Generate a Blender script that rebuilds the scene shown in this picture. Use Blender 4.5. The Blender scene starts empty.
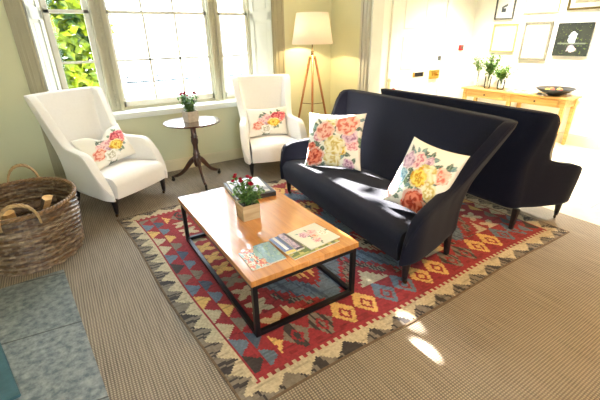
import bpy, bmesh, math, random
from mathutils import Vector, Matrix
PI = math.pi
R = math.radians
rnd = random.Random(7)
S = bpy.context.scene
COL = S.collection

# ------------------------------------------------------------------ colours and materials
def lin(c):
    return c / 12.92 if c <= 0.04045 else ((c + 0.055) / 1.055) ** 2.4

def rgb(r, g, b):
    return (lin(r / 255), lin(g / 255), lin(b / 255), 1.0)

def new_mat(name):
    m = bpy.data.materials.new(name)
    m.use_nodes = True
    nt = m.node_tree
    return m, nt, nt.nodes['Principled BSDF'], nt.nodes.new, nt.links.new

def mat(name, c, rough=0.6, metal=0.0, var=0.12, scale=20.0, bump=0.0, bscale=60.0, coat=0.0, sheen=0.0, spec=0.5, stretch=(1, 1, 1), trans=0.0):
    """plain surface: base colour broken up by noise, optional fine bump"""
    m, nt, b, N, L = new_mat(name)
    tc = N('ShaderNodeTexCoord'); mp = N('ShaderNodeMapping'); mp.inputs['Scale'].default_value = stretch
    L(tc.outputs['Object'], mp.inputs['Vector'])
    nz = N('ShaderNodeTexNoise'); nz.inputs['Scale'].default_value = scale; nz.inputs['Detail'].default_value = 5
    L(mp.outputs[0], nz.inputs['Vector'])
    rp = N('ShaderNodeValToRGB')
    rp.color_ramp.elements[0].position = 0.3; rp.color_ramp.elements[1].position = 0.7
    rp.color_ramp.elements[0].color = (c[0] * (1 - var), c[1] * (1 - var), c[2] * (1 - var), 1)
    rp.color_ramp.elements[1].color = (min(1, c[0] * (1 + var)), min(1, c[1] * (1 + var)), min(1, c[2] * (1 + var)), 1)
    L(nz.outputs[0], rp.inputs[0]); L(rp.outputs[0], b.inputs['Base Color'])
    b.inputs['Roughness'].default_value = rough; b.inputs['Metallic'].default_value = metal
    b.inputs['Coat Weight'].default_value = coat; b.inputs['Sheen Weight'].default_value = sheen
    b.inputs['Specular IOR Level'].default_value = spec
    b.inputs['Transmission Weight'].default_value = trans
    if bump:
        n2 = N('ShaderNodeTexNoise'); n2.inputs['Scale'].default_value = bscale; n2.inputs['Detail'].default_value = 3
        L(mp.outputs[0], n2.inputs['Vector'])
        bp = N('ShaderNodeBump'); bp.inputs['Strength'].default_value = bump; bp.inputs['Distance'].default_value = 0.01
        L(n2.outputs[0], bp.inputs['Height']); L(bp.outputs[0], b.inputs['Normal'])
    return m

def vcol_mat(name, rough=0.85, bump=0.2, bscale=300, sheen=0.0, stretch=(1, 1, 1), var=0.1, coat=0.0):
    """printed or woven surface: colours come from the mesh's own pattern attribute"""
    m, nt, b, N, L = new_mat(name)
    at = N('ShaderNodeVertexColor'); at.layer_name = 'pattern'
    tc = N('ShaderNodeTexCoord'); mp = N('ShaderNodeMapping'); mp.inputs['Scale'].default_value = stretch
    L(tc.outputs['Object'], mp.inputs['Vector'])
    nz = N('ShaderNodeTexNoise'); nz.inputs['Scale'].default_value = bscale; nz.inputs['Detail'].default_value = 4
    L(mp.outputs[0], nz.inputs['Vector'])
    mr = N('ShaderNodeMapRange'); mr.inputs['To Min'].default_value = 1 - var; mr.inputs['To Max'].default_value = 1 + var
    L(nz.outputs[0], mr.inputs['Value'])
    mx = N('ShaderNodeMix'); mx.data_type = 'RGBA'; mx.blend_type = 'MULTIPLY'; mx.inputs[0].default_value = 1
    L(at.outputs['Color'], mx.inputs[6]); L(mr.outputs[0], mx.inputs[7])
    L(mx.outputs[2], b.inputs['Base Color'])
    b.inputs['Roughness'].default_value = rough; b.inputs['Sheen Weight'].default_value = sheen
    b.inputs['Coat Weight'].default_value = coat
    if bump:
        bp = N('ShaderNodeBump'); bp.inputs['Strength'].default_value = bump; bp.inputs['Distance'].default_value = 0.004
        L(nz.outputs[0], bp.inputs['Height']); L(bp.outputs[0], b.inputs['Normal'])
    return m

def wood_mat(name, c1, c2, rough=0.35, coat=0.0, scale=(2, 30, 30), plank=0.0, spec=0.5, crough=0.1, coat_ior=1.5):
    m, nt, b, N, L = new_mat(name)
    tc = N('ShaderNodeTexCoord'); mp = N('ShaderNodeMapping'); mp.inputs['Scale'].default_value = scale
    L(tc.outputs['Object'], mp.inputs['Vector'])
    nz = N('ShaderNodeTexNoise'); nz.inputs['Scale'].default_value = 1.0; nz.inputs['Detail'].default_value = 6; nz.inputs['Distortion'].default_value = 0.6
    L(mp.outputs[0], nz.inputs['Vector'])
    rp = N('ShaderNodeValToRGB'); rp.color_ramp.elements[0].position = 0.35; rp.color_ramp.elements[1].position = 0.68
    rp.color_ramp.elements[0].color = c1; rp.color_ramp.elements[1].color = c2
    L(nz.outputs[0], rp.inputs[0])
    out = rp.outputs[0]
    if plank:
        bk = N('ShaderNodeTexBrick'); bk.inputs['Scale'].default_value = 1.0
        bk.inputs['Brick Width'].default_value = plank * 5; bk.inputs['Row Height'].default_value = plank
        bk.inputs['Mortar Size'].default_value = 0.0008
        bk.inputs['Color1'].default_value = (1, 1, 1, 1); bk.inputs['Color2'].default_value = (0.78, 0.74, 0.7, 1); bk.inputs['Mortar'].default_value = (0.5, 0.4, 0.3, 1)
        rt = N('ShaderNodeMapping'); rt.inputs['Rotation'].default_value = (0, 0, PI / 2)
        L(tc.outputs['Object'], rt.inputs['Vector']); L(rt.outputs[0], bk.inputs['Vector'])
        mx = N('ShaderNodeMix'); mx.data_type = 'RGBA'; mx.blend_type = 'MULTIPLY'; mx.inputs[0].default_value = 1
        L(out, mx.inputs[6]); L(bk.outputs[0], mx.inputs[7]); out = mx.outputs[2]
    L(out, b.inputs['Base Color'])
    b.inputs['Roughness'].default_value = rough; b.inputs['Coat Weight'].default_value = coat; b.inputs['Coat Roughness'].default_value = crough; b.inputs['Coat IOR'].default_value = coat_ior
    b.inputs['Specular IOR Level'].default_value = spec
    return m

def glass_mat(name, tint=(1, 1, 1, 1), gloss=0.2):
    m, nt, b, N, L = new_mat(name)
    nt.nodes.remove(b)
    tr = N('ShaderNodeBsdfTransparent'); tr.inputs[0].default_value = tint
    gl = N('ShaderNodeBsdfGlossy'); gl.inputs['Roughness'].default_value = 0.02
    fr = N('ShaderNodeFresnel'); fr.inputs[0].default_value = 1.45
    mx = N('ShaderNodeMixShader')
    sc_ = N('ShaderNodeMath'); sc_.operation = 'MULTIPLY'; sc_.inputs[1].default_value = gloss; L(fr.outputs[0], sc_.inputs[0])
    L(sc_.outputs[0], mx.inputs[0]); L(tr.outputs[0], mx.inputs[1]); L(gl.outputs[0], mx.inputs[2])
    L(mx.outputs[0], nt.nodes['Material Output'].inputs[0])
    return m

def leaf_mat(name, c1, c2, scale=8.0, trl=0.4):
    m, nt, b, N, L = new_mat(name)
    tc = N('ShaderNodeTexCoord'); nz = N('ShaderNodeTexNoise'); nz.inputs['Scale'].default_value = scale
    L(tc.outputs['Object'], nz.inputs['Vector'])
    rp = N('ShaderNodeValToRGB'); rp.color_ramp.elements[0].position = 0.38; rp.color_ramp.elements[1].position = 0.62
    rp.color_ramp.elements[0].color = c1; rp.color_ramp.elements[1].color = c2
    L(nz.outputs[0], rp.inputs[0]); L(rp.outputs[0], b.inputs['Base Color'])
    b.inputs['Roughness'].default_value = 0.45
    tl = N('ShaderNodeBsdfTranslucent'); L(rp.outputs[0], tl.inputs[0])
    mx = N('ShaderNodeMixShader'); mx.inputs[0].default_value = trl
    L(b.outputs[0], mx.inputs[1]); L(tl.outputs[0], mx.inputs[2])
    L(mx.outputs[0], nt.nodes['Material Output'].inputs[0])
    return m

def sisal_mat():
    m, nt, b, N, L = new_mat('sisal_weave')
    tc = N('ShaderNodeTexCoord')
    w1 = N('ShaderNodeTexWave'); w1.bands_direction = 'Y'; w1.inputs['Scale'].default_value = 22; w1.inputs['Distortion'].default_value = 0.5; w1.inputs['Detail'].default_value = 1
    w2 = N('ShaderNodeTexWave'); w2.bands_direction = 'X'; w2.inputs['Scale'].default_value = 20; w2.inputs['Distortion'].default_value = 1.0; w2.inputs['Detail'].default_value = 1
    nz = N('ShaderNodeTexNoise'); nz.inputs['Scale'].default_value = 1.6; nz.inputs['Detail'].default_value = 8
    mp = N('ShaderNodeMapping'); mp.inputs['Scale'].default_value = (60, 3, 1)
    n3 = N('ShaderNodeTexNoise'); n3.inputs['Scale'].default_value = 1.0; n3.inputs['Detail'].default_value = 3
    L(tc.outputs['Object'], mp.inputs['Vector']); L(mp.outputs[0], n3.inputs['Vector'])
    for w in (w1, w2, nz):
        L(tc.outputs['Object'], w.inputs['Vector'])
    mm = N('ShaderNodeMath'); mm.operation = 'MULTIPLY'; L(w1.outputs['Fac'], mm.inputs[0]); L(w2.outputs['Fac'], mm.inputs[1])
    ad = N('ShaderNodeMath'); ad.operation = 'MULTIPLY_ADD'; L(n3.outputs[0], ad.inputs[0]); ad.inputs[1].default_value = 0.5; L(mm.outputs[0], ad.inputs[2])
    a2 = N('ShaderNodeMath'); a2.operation = 'MULTIPLY_ADD'; L(nz.outputs[0], a2.inputs[0]); a2.inputs[1].default_value = 0.35; L(ad.outputs[0], a2.inputs[2])
    rp = N('ShaderNodeValToRGB'); rp.color_ramp.elements[0].position = 0.25; rp.color_ramp.elements[1].position = 1.1 if False else 1.0
    rp.color_ramp.elements[0].color = rgb(80, 73, 64); rp.color_ramp.elements[1].color = rgb(172, 158, 140)
    L(a2.outputs[0], rp.inputs[0]); L(rp.outputs[0], b.inputs['Base Color'])
    b.inputs['Roughness'].default_value = 0.62
    b.inputs['Specular IOR Level'].default_value = 0.35
    bp = N('ShaderNodeBump'); bp.inputs['Strength'].default_value = 0.55; bp.inputs['Distance'].default_value = 0.006
    L(mm.outputs[0], bp.inputs['Height']); L(bp.outputs[0], b.inputs['Normal'])
    return m

def slab_mat(name, c1, c2, mortar, bw, rh, off=(0, 0, 0), rot=0.0, rough=0.5, msize=0.006, nscale=6.0, bump=0.15):
    m, nt, b, N, L = new_mat(name)
    tc = N('ShaderNodeTexCoord'); mp = N('ShaderNodeMapping')
    mp.inputs['Location'].default_value = off; mp.inputs['Rotation'].default_value = (0, 0, rot)
    L(tc.outputs['Object'], mp.inputs['Vector'])
    bk = N('ShaderNodeTexBrick'); bk.inputs['Scale'].default_value = 1.0; bk.offset = 0.5
    bk.inputs['Brick Width'].default_value = bw; bk.inputs['Row Height'].default_value = rh; bk.inputs['Mortar Size'].default_value = msize
    bk.inputs['Color1'].default_value = (1, 1, 1, 1); bk.inputs['Color2'].default_value = (0.85, 0.87, 0.86, 1); bk.inputs['Mortar'].default_value = mortar
    L(mp.outputs[0], bk.inputs['Vector'])
    nz = N('ShaderNodeTexNoise'); nz.inputs['Scale'].default_value = nscale; nz.inputs['Detail'].default_value = 10; nz.inputs['Roughness'].default_value = 0.65
    L(tc.outputs['Object'], nz.inputs['Vector'])
    rp = N('ShaderNodeValToRGB'); rp.color_ramp.elements[0].position = 0.35; rp.color_ramp.elements[1].position = 0.68
    rp.color_ramp.elements[0].color = c1; rp.color_ramp.elements[1].color = c2
    L(nz.outputs[0], rp.inputs[0])
    mx = N('ShaderNodeMix'); mx.data_type = 'RGBA'; mx.blend_type = 'MULTIPLY'; mx.inputs[0].default_value = 1
    L(rp.outputs[0], mx.inputs[6]); L(bk.outputs[0], mx.inputs[7]); L(mx.outputs[2], b.inputs['Base Color'])
    b.inputs['Roughness'].default_value = rough
    bp = N('ShaderNodeBump'); bp.inputs['Strength'].default_value = bump; bp.inputs['Distance'].default_value = 0.01
    L(nz.outputs[0], bp.inputs['Height']); L(bp.outputs[0], b.inputs['Normal'])
    return m

M = {}
M['wall'] = mat('wall_paint', rgb(212, 211, 174), 0.75, var=0.02, scale=3, bump=0.05, bscale=120)
M['hall_wall'] = mat('hall_paint', rgb(250, 247, 236), 0.75, var=0.015, scale=3)
M['ceil'] = mat('ceiling_paint', rgb(240, 238, 228), 0.8, var=0.01)
M['trim'] = mat('stone_coloured_woodwork', rgb(184, 178, 150), 0.45, var=0.03, scale=5)
M['archi'] = mat('olive_grey_woodwork', rgb(164, 156, 124), 0.5, var=0.03, scale=5)
M['trim_grey'] = mat('grey_woodwork', rgb(196, 192, 176), 0.45, var=0.03, scale=5)
M['shutter'] = mat('white_woodwork', rgb(232, 234, 222), 0.4, var=0.015, scale=5)
M['sash'] = mat('sash_paint', rgb(228, 225, 210), 0.4, var=0.02, scale=6)
M['skirt'] = mat('cream_skirting', rgb(222, 214, 182), 0.45, var=0.02, scale=6)
M['sisal'] = sisal_mat()
M['tile'] = slab_mat('limestone_tiles', rgb(206, 194, 164), rgb(228, 219, 194), (0.6, 0.5, 0.36, 1), 0.6, 0.4, (0.1, 0.05, 0), PI / 2, 0.3, 0.006, 3.0, 0.05)
M['hearth'] = slab_mat('grey_hearth_stone', rgb(84, 96, 106), rgb(150, 158, 160), (0.3, 0.3, 0.3, 1), 40.0, 0.68, (7.3, 0.43, 0), 0.1, 0.45, 0.006, 26.0, 0.3)
M['slate'] = mat('dark_slate', rgb(58, 96, 108), 0.35, var=0.25, scale=9, bump=0.2, bscale=40)
M['white_fab'] = mat('white_upholstery', rgb(244, 241, 236), 0.85, var=0.015, scale=40, bump=0.12, bscale=420, sheen=0.2, spec=0.2)
M['navy_fab'] = mat('navy_upholstery', rgb(19, 21, 36), 0.85, var=0.1, scale=60, bump=0.15, bscale=420, sheen=0.06, spec=0.15)
M['black_wood'] = mat('black_stained_wood', rgb(26, 24, 26), 0.35, var=0.2)
M['brass'] = mat('brass', rgb(206, 168, 84), 0.28, 1.0, var=0.1)
M['aged_brass'] = mat('aged_brass', rgb(96, 80, 58), 0.4, 1.0, var=0.2)
M['oak'] = wood_mat('golden_oak', rgb(206, 128, 48), rgb(232, 158, 76), 0.42, 1.0, (34, 2.2, 10), 0.118, crough=0.12, coat_ior=2.5)
M['steel'] = mat('black_steel', rgb(34, 34, 38), 0.38, 0.6, var=0.15, scale=12)
M['mahog'] = wood_mat('mahogany', rgb(54, 26, 16), rgb(98, 52, 32), 0.25, 0.8, (4, 30, 30), crough=0.08)
M['mahog_leg'] = wood_mat('dark_mahogany', rgb(44, 24, 18), rgb(84, 46, 32), 0.3, 0.5, (20, 20, 3), crough=0.1)
M['pine'] = wood_mat('waxed_pine', rgb(196, 146, 72), rgb(224, 182, 106), 0.45, 0.15, (30, 2, 30))
M['tripod'] = wood_mat('honey_oak', rgb(150, 92, 44), rgb(184, 124, 66), 0.4, 0.2, (30, 30, 3))
M['box_wood'] = wood_mat('pale_box_wood', rgb(176, 152, 116), rgb(208, 188, 152), 0.7, 0, (3, 3, 26))
M['log_bark'] = mat('bark', rgb(92, 72, 54), 0.9, var=0.4, scale=40, bump=0.6, bscale=60)
M['log_cut'] = wood_mat('split_wood', rgb(206, 160, 98), rgb(234, 200, 148), 0.8, 0, (6, 6, 60))
M['wicker'] = mat('brown_wicker', rgb(128, 98, 64), 0.5, var=0.5, scale=34, bump=0.2, bscale=200, stretch=(1, 1, 5), coat=0.15)
M['wicker_pale'] = mat('pale_cane', rgb(176, 146, 100), 0.5, var=0.3, scale=30, bump=0.2, bscale=160)
M['wicker_weave'] = vcol_mat('woven_wicker', 0.42, 0.25, 160, 0, stretch=(1, 1, 4), var=0.35, coat=0.15)
M['glass'] = glass_mat('window_glass')
M['vase'] = glass_mat('vase_glass', (0.93, 0.96, 0.93, 1), 1.0)
M['petal_red'] = mat('crimson_petals', rgb(176, 22, 48), 0.6, var=0.3, scale=60)
M['green'] = leaf_mat('rose_leaves', rgb(66, 112, 52), rgb(132, 172, 92), 30, 0.3)
M['green_vase'] = leaf_mat('cut_leaves', rgb(70, 120, 40), rgb(140, 176, 80), 20, 0.3)
M['ivy'] = leaf_mat('sunny_ivy', rgb(34, 70, 14), rgb(150, 164, 22), 4.5, 0.3)
M['tree_leaf'] = leaf_mat('dapple_gobo_leaves', rgb(60, 110, 40), rgb(140, 170, 60), 3.0, 0.4)
M['stem'] = mat('green_stem', rgb(84, 104, 56), 0.6)
M['soil'] = mat('dark_soil', rgb(46, 34, 26), 0.95, var=0.4, scale=80, bump=0.5)
M['pot_grey'] = mat('weathered_zinc', rgb(190, 178, 158), 0.6, 0.0, var=0.15, scale=30, bump=0.1)
M['print'] = vcol_mat('printed_cotton', 0.85, 0.12, 420, 0.1, var=0.05)
M['pale_cotton'] = mat('pale_cotton', rgb(226, 218, 202), 0.85, var=0.03, scale=50, bump=0.12, bscale=420)
M['dark_pipe'] = mat('dark_piping', rgb(60, 52, 48), 0.8)
M['kilim'] = vcol_mat('kilim_wool', 0.95, 0.5, 60, 0.05, stretch=(1.0, 6.0, 1.0), var=0.28)
M['kilim_edge'] = mat('kilim_fringe_wool', rgb(92, 74, 58), 0.95, var=0.3, scale=80, bump=0.4)
M['gloss_print'] = vcol_mat('glossy_cover', 0.3, 0.0, 100, 0, var=0.04, coat=0.25)
M['picture'] = vcol_mat('picture_print', 0.5, 0.0, 100, 0, var=0.03)
M['paper'] = mat('white_paper', rgb(238, 234, 224), 0.8, var=0.02)
M['book_black'] = mat('black_cloth_cover', rgb(34, 32, 36), 0.4, var=0.15, coat=0.15)
M['album'] = mat('pale_glossy_jacket', rgb(206, 204, 198), 0.25, var=0.08, scale=12, coat=0.6)
M['frame_dark'] = mat('grey_frame', rgb(86, 86, 82), 0.4, 0.3)
M['frame_silver'] = mat('silver_leaf_frame', rgb(168, 164, 148), 0.35, 0.6, var=0.15, scale=30)
M['frame_gold'] = mat('pale_gold_frame', rgb(206, 184, 128), 0.38, 0.5, var=0.15, scale=30)
M['frame_bronze'] = mat('bronze_frame', rgb(112, 96, 56), 0.38, 0.6, var=0.2, scale=30)
M['frame_cream'] = mat('cream_frame', rgb(236, 222, 184), 0.5)
M['mount'] = mat('mount_board', rgb(244, 240, 226), 0.8, var=0.01)
M['bowl'] = mat('black_bowl', rgb(34, 36, 38), 0.4, var=0.2)
M['apple'] = mat('apple_skin', rgb(198, 60, 36), 0.35, var=0.4, scale=14)
M['lemon'] = mat('lemon_skin', rgb(232, 200, 60), 0.45, var=0.08, bump=0.15, bscale=200)
M['orange'] = mat('orange_skin', rgb(230, 140, 44), 0.45, var=0.08, bump=0.15, bscale=200)
M['door'] = mat('white_door_paint', rgb(248, 246, 236), 0.35, var=0.01)
M['red_plastic'] = mat('red_plastic', rgb(196, 30, 28), 0.35)
M['black_metal'] = mat('black_ironwork', rgb(28, 28, 30), 0.4, 0.3)
M['rail'] = mat('glare_washed_railing_paint', rgb(66, 72, 80), 0.6, 0.0)  # black railing made paler in colour to imitate window glare
M['facade'] = mat('white_stucco', rgb(236, 232, 224), 0.9, var=0.03, scale=2)
M['pave'] = mat('pale_paving', rgb(200, 196, 186), 0.9, var=0.08, scale=3)
M['dark_glass'] = mat('dark_window_panes', rgb(176, 184, 190), 0.15, var=0.1)
M['bark'] = mat('tree_bark', rgb(110, 96, 80), 0.9, var=0.3, bump=0.5)

def shade_mat():
    m, nt, b, N, L = new_mat('linen_lampshade')
    tc = N('ShaderNodeTexCoord'); nz = N('ShaderNodeTexNoise'); nz.inputs['Scale'].default_value = 180
    L(tc.outputs['Object'], nz.inputs['Vector'])
    rp = N('ShaderNodeValToRGB'); rp.color_ramp.elements[0].color = rgb(226, 218, 204); rp.color_ramp.elements[1].color = rgb(246, 240, 230)
    L(nz.outputs[0], rp.inputs[0])
    L(rp.outputs[0], b.inputs['Base Color']); b.inputs['Roughness'].default_value = 0.9
    tl = N('ShaderNodeBsdfTranslucent'); L(rp.outputs[0], tl.inputs[0])
    mx = N('ShaderNodeMixShader'); mx.inputs[0].default_value = 0.42
    L(b.outputs[0], mx.inputs[1]); L(tl.outputs[0], mx.inputs[2]); L(mx.outputs[0], nt.nodes['Material Output'].inputs[0])
    return m
M['shade'] = shade_mat()

def bulb_mat():
    m, nt, b, N, L = new_mat('lit_bulb')
    b.inputs['Base Color'].default_value = (1, 0.9, 0.7, 1)
    b.inputs['Emission Color'].default_value = (1.0, 0.72, 0.38, 1); b.inputs['Emission Strength'].default_value = 40
    return m
M['bulb'] = bulb_mat()

# ------------------------------------------------------------------ scene-graph helpers
def tag(o, label=None, cat=None, group=None, kind=None):
    if label: o['label'] = label
    if cat: o['category'] = cat
    if group: o['group'] = group
    if kind: o['kind'] = kind
    return o

def empty(name, loc=(0, 0, 0), rz=0.0, label=None, cat=None, group=None, kind=None):
    o = bpy.data.objects.new(name, None); COL.objects.link(o)
    o.location = loc; o.rotation_euler = (0, 0, rz); o.empty_display_size = 0.1
    return tag(o, label, cat, group, kind)

def obj(name, bm, material, parent=None, smooth=False, subsurf=0, loc=None, rot=None):
    bmesh.ops.recalc_face_normals(bm, faces=bm.faces[:])
    me = bpy.data.meshes.new(name); bm.to_mesh(me); bm.free()
    if smooth:
        for p in me.polygons: p.use_smooth = True
    mats = material if isinstance(material, (list, tuple)) else [material]
    for mm in mats: me.materials.append(mm)
    o = bpy.data.objects.new(name, me); COL.objects.link(o)
    if parent: o.parent = parent
    if loc: o.location = loc
    if rot: o.rotation_euler = rot
    if subsurf:
        s = o.modifiers.new('smooth', 'SUBSURF'); s.levels = subsurf; s.render_levels = subsurf
    return o

def copy_tree(o, parent=None):
    c = o.copy(); COL.objects.link(c); c.parent = parent
    for ch in list(o.children):
        copy_tree(ch, c)
    return c

def auto_smooth(o, ang=40):
    me = o.data
    bm = bmesh.new(); bm.from_mesh(me)
    for f in bm.faces: f.smooth = True
    for e in bm.edges:
        if len(e.link_faces) == 2 and e.calc_face_angle(0) > R(ang): e.smooth = False
        elif len(e.link_faces) != 2: e.smooth = False
    bm.to_mesh(me); bm.free()
    return o

def box(bm, x0, x1, y0, y1, z0, z1, bev=0.0, mtx=None, mi=0):
    t = bmesh.new()
    vs = [t.verts.new((x, y, z)) for z in (z0, z1) for y in (y0, y1) for x in (x0, x1)]
    for f in ((0, 2, 3, 1), (4, 5, 7, 6), (0, 1, 5, 4), (2, 6, 7, 3), (0, 4, 6, 2), (1, 3, 7, 5)):
        t.faces.new([vs[i] for i in f])
    if bev: bmesh.ops.bevel(t, geom=t.edges[:], offset=bev, segments=2, affect='EDGES', profile=0.6)
    join(bm, t, mtx, mi)

def join(bm, t, mtx=None, mi=0):
    if mtx is not None: bmesh.ops.transform(t, matrix=mtx, verts=t.verts[:])
    mp = {v: bm.verts.new(v.co) for v in t.verts}
    for f in t.faces:
        try:
            nf = bm.faces.new([mp[v] for v in f.verts]); nf.material_index = mi; nf.smooth = f.smooth
        except ValueError: pass
    t.free()

def lathe(bm, prof, n=24, mtx=None, mi=0, sx=1.0, sy=1.0, cap=True):
    t = bmesh.new(); rings = []
    for r, z in prof:
        if r < 1e-5: rings.append([t.verts.new((0, 0, z))])
        else: rings.append([t.verts.new((r * sx * math.cos(2 * PI * k / n), r * sy * math.sin(2 * PI * k / n), z)) for k in range(n)])
    for a, b in zip(rings, rings[1:]):
        for k in range(n):
            k2 = (k + 1) % n
            if len(a) == 1 and len(b) == 1: continue
            if len(a) == 1: t.faces.new((a[0], b[k], b[k2]))
            elif len(b) == 1: t.faces.new((a[k], a[k2], b[0]))
            else: t.faces.new((a[k], a[k2], b[k2], b[k]))
    if cap:
        if len(rings[0]) > 1: t.faces.new(list(reversed(rings[0])))
        if len(rings[-1]) > 1: t.faces.new(rings[-1])
    for f in t.faces: f.smooth = True
    join(bm, t, mtx, mi)

def tube(bm, pts, rad, n=8, mi=0, closed=False):
    pts = [Vector(p) for p in pts]; N = len(pts); t = bmesh.new(); rings = []
    up = None
    for i, p in enumerate(pts):
        if closed: d = (pts[(i + 1) % N] - pts[i - 1])
        else: d = pts[min(i + 1, N - 1)] - pts[max(i - 1, 0)]
        d.normalize()
        if up is None:
            up = Vector((0, 0, 1)) if abs(d.z) < 0.9 else Vector((1, 0, 0))
        s = d.cross(up); s.normalize(); u2 = s.cross(d); u2.normalize(); up = u2
        r = rad(i / max(1, N - 1)) if callable(rad) else rad
        rings.append([t.verts.new(p + s * (r * math.cos(2 * PI * k / n)) + u2 * (r * math.sin(2 * PI * k / n))) for k in range(n)])
    pr_ = list(zip(rings, rings[1:])) + ([(rings[-1], rings[0])] if closed else [])
    for a, b in pr_:
        for k in range(n):
            k2 = (k + 1) % n
            f = t.faces.new((a[k], a[k2], b[k2], b[k])); f.smooth = True
    if not closed:
        t.faces.new(list(reversed(rings[0]))); t.faces.new(rings[-1])
    join(bm, t, None, mi)

def bar(bm, a, b, w, h=None, mi=0, bev=0.0, w2=None):
    """square bar between two points"""
    a = Vector(a); b = Vector(b); d = b - a; l = d.length
    h = h or w
    q = d.to_track_quat('Z', 'Y').to_matrix().to_4x4(); q.translation = a
    t = bmesh.new(); k = (w2 / w) if w2 else 1
    vs = []
    for z, s in ((0, 1), (l, k)):
        for y in (-1, 1):
            for x in (-1, 1): vs.append(t.verts.new((x * w / 2 * s, y * h / 2 * s, z)))
    for f in ((0, 2, 3, 1), (4, 5, 7, 6), (0, 1, 5, 4), (2, 6, 7, 3), (0, 4, 6, 2), (1, 3, 7, 5)): t.faces.new([vs[i] for i in f])
    if bev: bmesh.ops.bevel(t, geom=t.edges[:], offset=bev, segments=2, affect='EDGES')
    join(bm, t, q, mi)

def bez(p0, p1, p2, p3, n=12):
    p0, p1, p2, p3 = map(Vector, (p0, p1, p2, p3)); o = []
    for i in range(n + 1):
        t = i / n; s = 1 - t
        o.append(p0 * s ** 3 + p1 * 3 * s * s * t + p2 * 3 * s * t * t + p3 * t ** 3)
    return o

def interp(tab, x):
    if x <= tab[0][0]: return tab[0][1]
    for (a, va), (b, vb) in zip(tab, tab[1:]):
        if x <= b:
            t = (x - a) / (b - a); t = t * t * (3 - 2 * t) if False else t
            return va + (vb - va) * t
    return tab[-1][1]

def struct(name, bm, m, parent=None, label=None):
    o = obj(name, bm, m, parent)
    if not parent: o['kind'] = 'structure'
    if label: o['label'] = label
    return o

# ------------------------------------------------------------------ camera
H, F_PX, PITCH, ROLL, TH = 1.65, 369.8, 0.4156, -0.0177, 0.5623
def to_room(v):
    c, s = math.cos(-TH), math.sin(-TH)
    return Vector((c * v[0] - s * v[1], s * v[0] + c * v[1], v[2]))
_f = Vector((0, math.cos(PITCH), -math.sin(PITCH))); _u = Vector((0, math.sin(PITCH), math.cos(PITCH))); _r = Vector((1, 0, 0))
FW = to_room(_f); RT = to_room(_r * math.cos(ROLL) + _u * math.sin(ROLL)); UP = to_room(-_r * math.sin(ROLL) + _u * math.cos(ROLL))
cam = bpy.data.cameras.new('camera'); cam.sensor_width = 36; cam.sensor_fit = 'HORIZONTAL'
cam.lens = 36 * F_PX / 600
co = bpy.data.objects.new('camera', cam); COL.objects.link(co)
rot = Matrix((RT, UP, -FW)).transposed().to_4x4(); rot.translation = (0, 0, H)
co.matrix_world = rot
S.camera = co

# ------------------------------------------------------------------ room shell
XL, XR, YB, YF, ZC = -1.15, 3.77, 5.0, -2.6, 3.2      # main room
HX, HY = 6.73, 4.6                                     # hall beyond the opening
WX0, WX1, WZ0, WZ1 = -0.08, 2.735, 0.84, 2.98          # window opening at the wall face

bm = bmesh.new(); box(bm, XL, 3.965, YF, YB, -0.1, 0.0); struct('floor', bm, M['sisal'], label='woven sisal carpet')
bm = bmesh.new(); box(bm, 3.965, HX, YF, HY, -0.1, 0.0); struct('floor', bm, M['tile'], label='cream limestone hall tiles')
bm = bmesh.new(); box(bm, XL, HX + 0.2, YF, YB + 0.3, ZC, ZC + 0.1); struct('ceiling', bm, M['ceil'])
bm = bmesh.new()
box(bm, XL, WX0, YB, YB + 0.35, 0, ZC); box(bm, WX1, XR + 0.2, YB, YB + 0.35, 0, ZC)
box(bm, WX0, WX1, YB, YB + 0.35, 0, WZ0 - 0.03); box(bm, WX0, WX1, YB, YB + 0.35, WZ1, ZC)
struct('wall_back', bm, M['wall'])
bm = bmesh.new(); box(bm, XL - 0.15, XL, YF, YB + 0.35, 0, ZC); struct('wall_left', bm, M['wall'])
bm = bmesh.new()
box(bm, XR, XR + 0.2, 4.12, YB, 0, ZC); box(bm, XR, XR + 0.2, -0.2, 4.12, 2.75, ZC); box(bm, XR, XR + 0.2, YF, -0.2, 0, ZC)
struct('wall_right', bm, M['wall'])
# front wall (behind the camera) has an unseen opening added to let in fill daylight
bm = bmesh.new()
box(bm, XL, -0.95, YF - 0.2, YF, 0, ZC); box(bm, 0.4, XR + 0.2, YF - 0.2, YF, 0, ZC)
box(bm, -0.95, 0.4, YF - 0.2, YF, 0, 0.9); box(bm, -0.95, 0.4, YF - 0.2, YF, 2.7, ZC)
struct('wall_front', bm, M['wall'])
bm = bmesh.new(); box(bm, XR + 0.2, HX, HY, HY + 0.2, 0, ZC); struct('wall_hall_back', bm, M['hall_wall'])
bm = bmesh.new(); box(bm, HX, HX + 0.2, YF, HY + 0.2, 0, ZC); struct('wall_hall_right', bm, M['hall_wall'])
bm = bmesh.new(); box(bm, XR + 0.2, HX + 0.2, YF - 0.2, YF, 0, ZC); struct('wall_hall_front', bm, M['hall_wall'])

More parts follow.
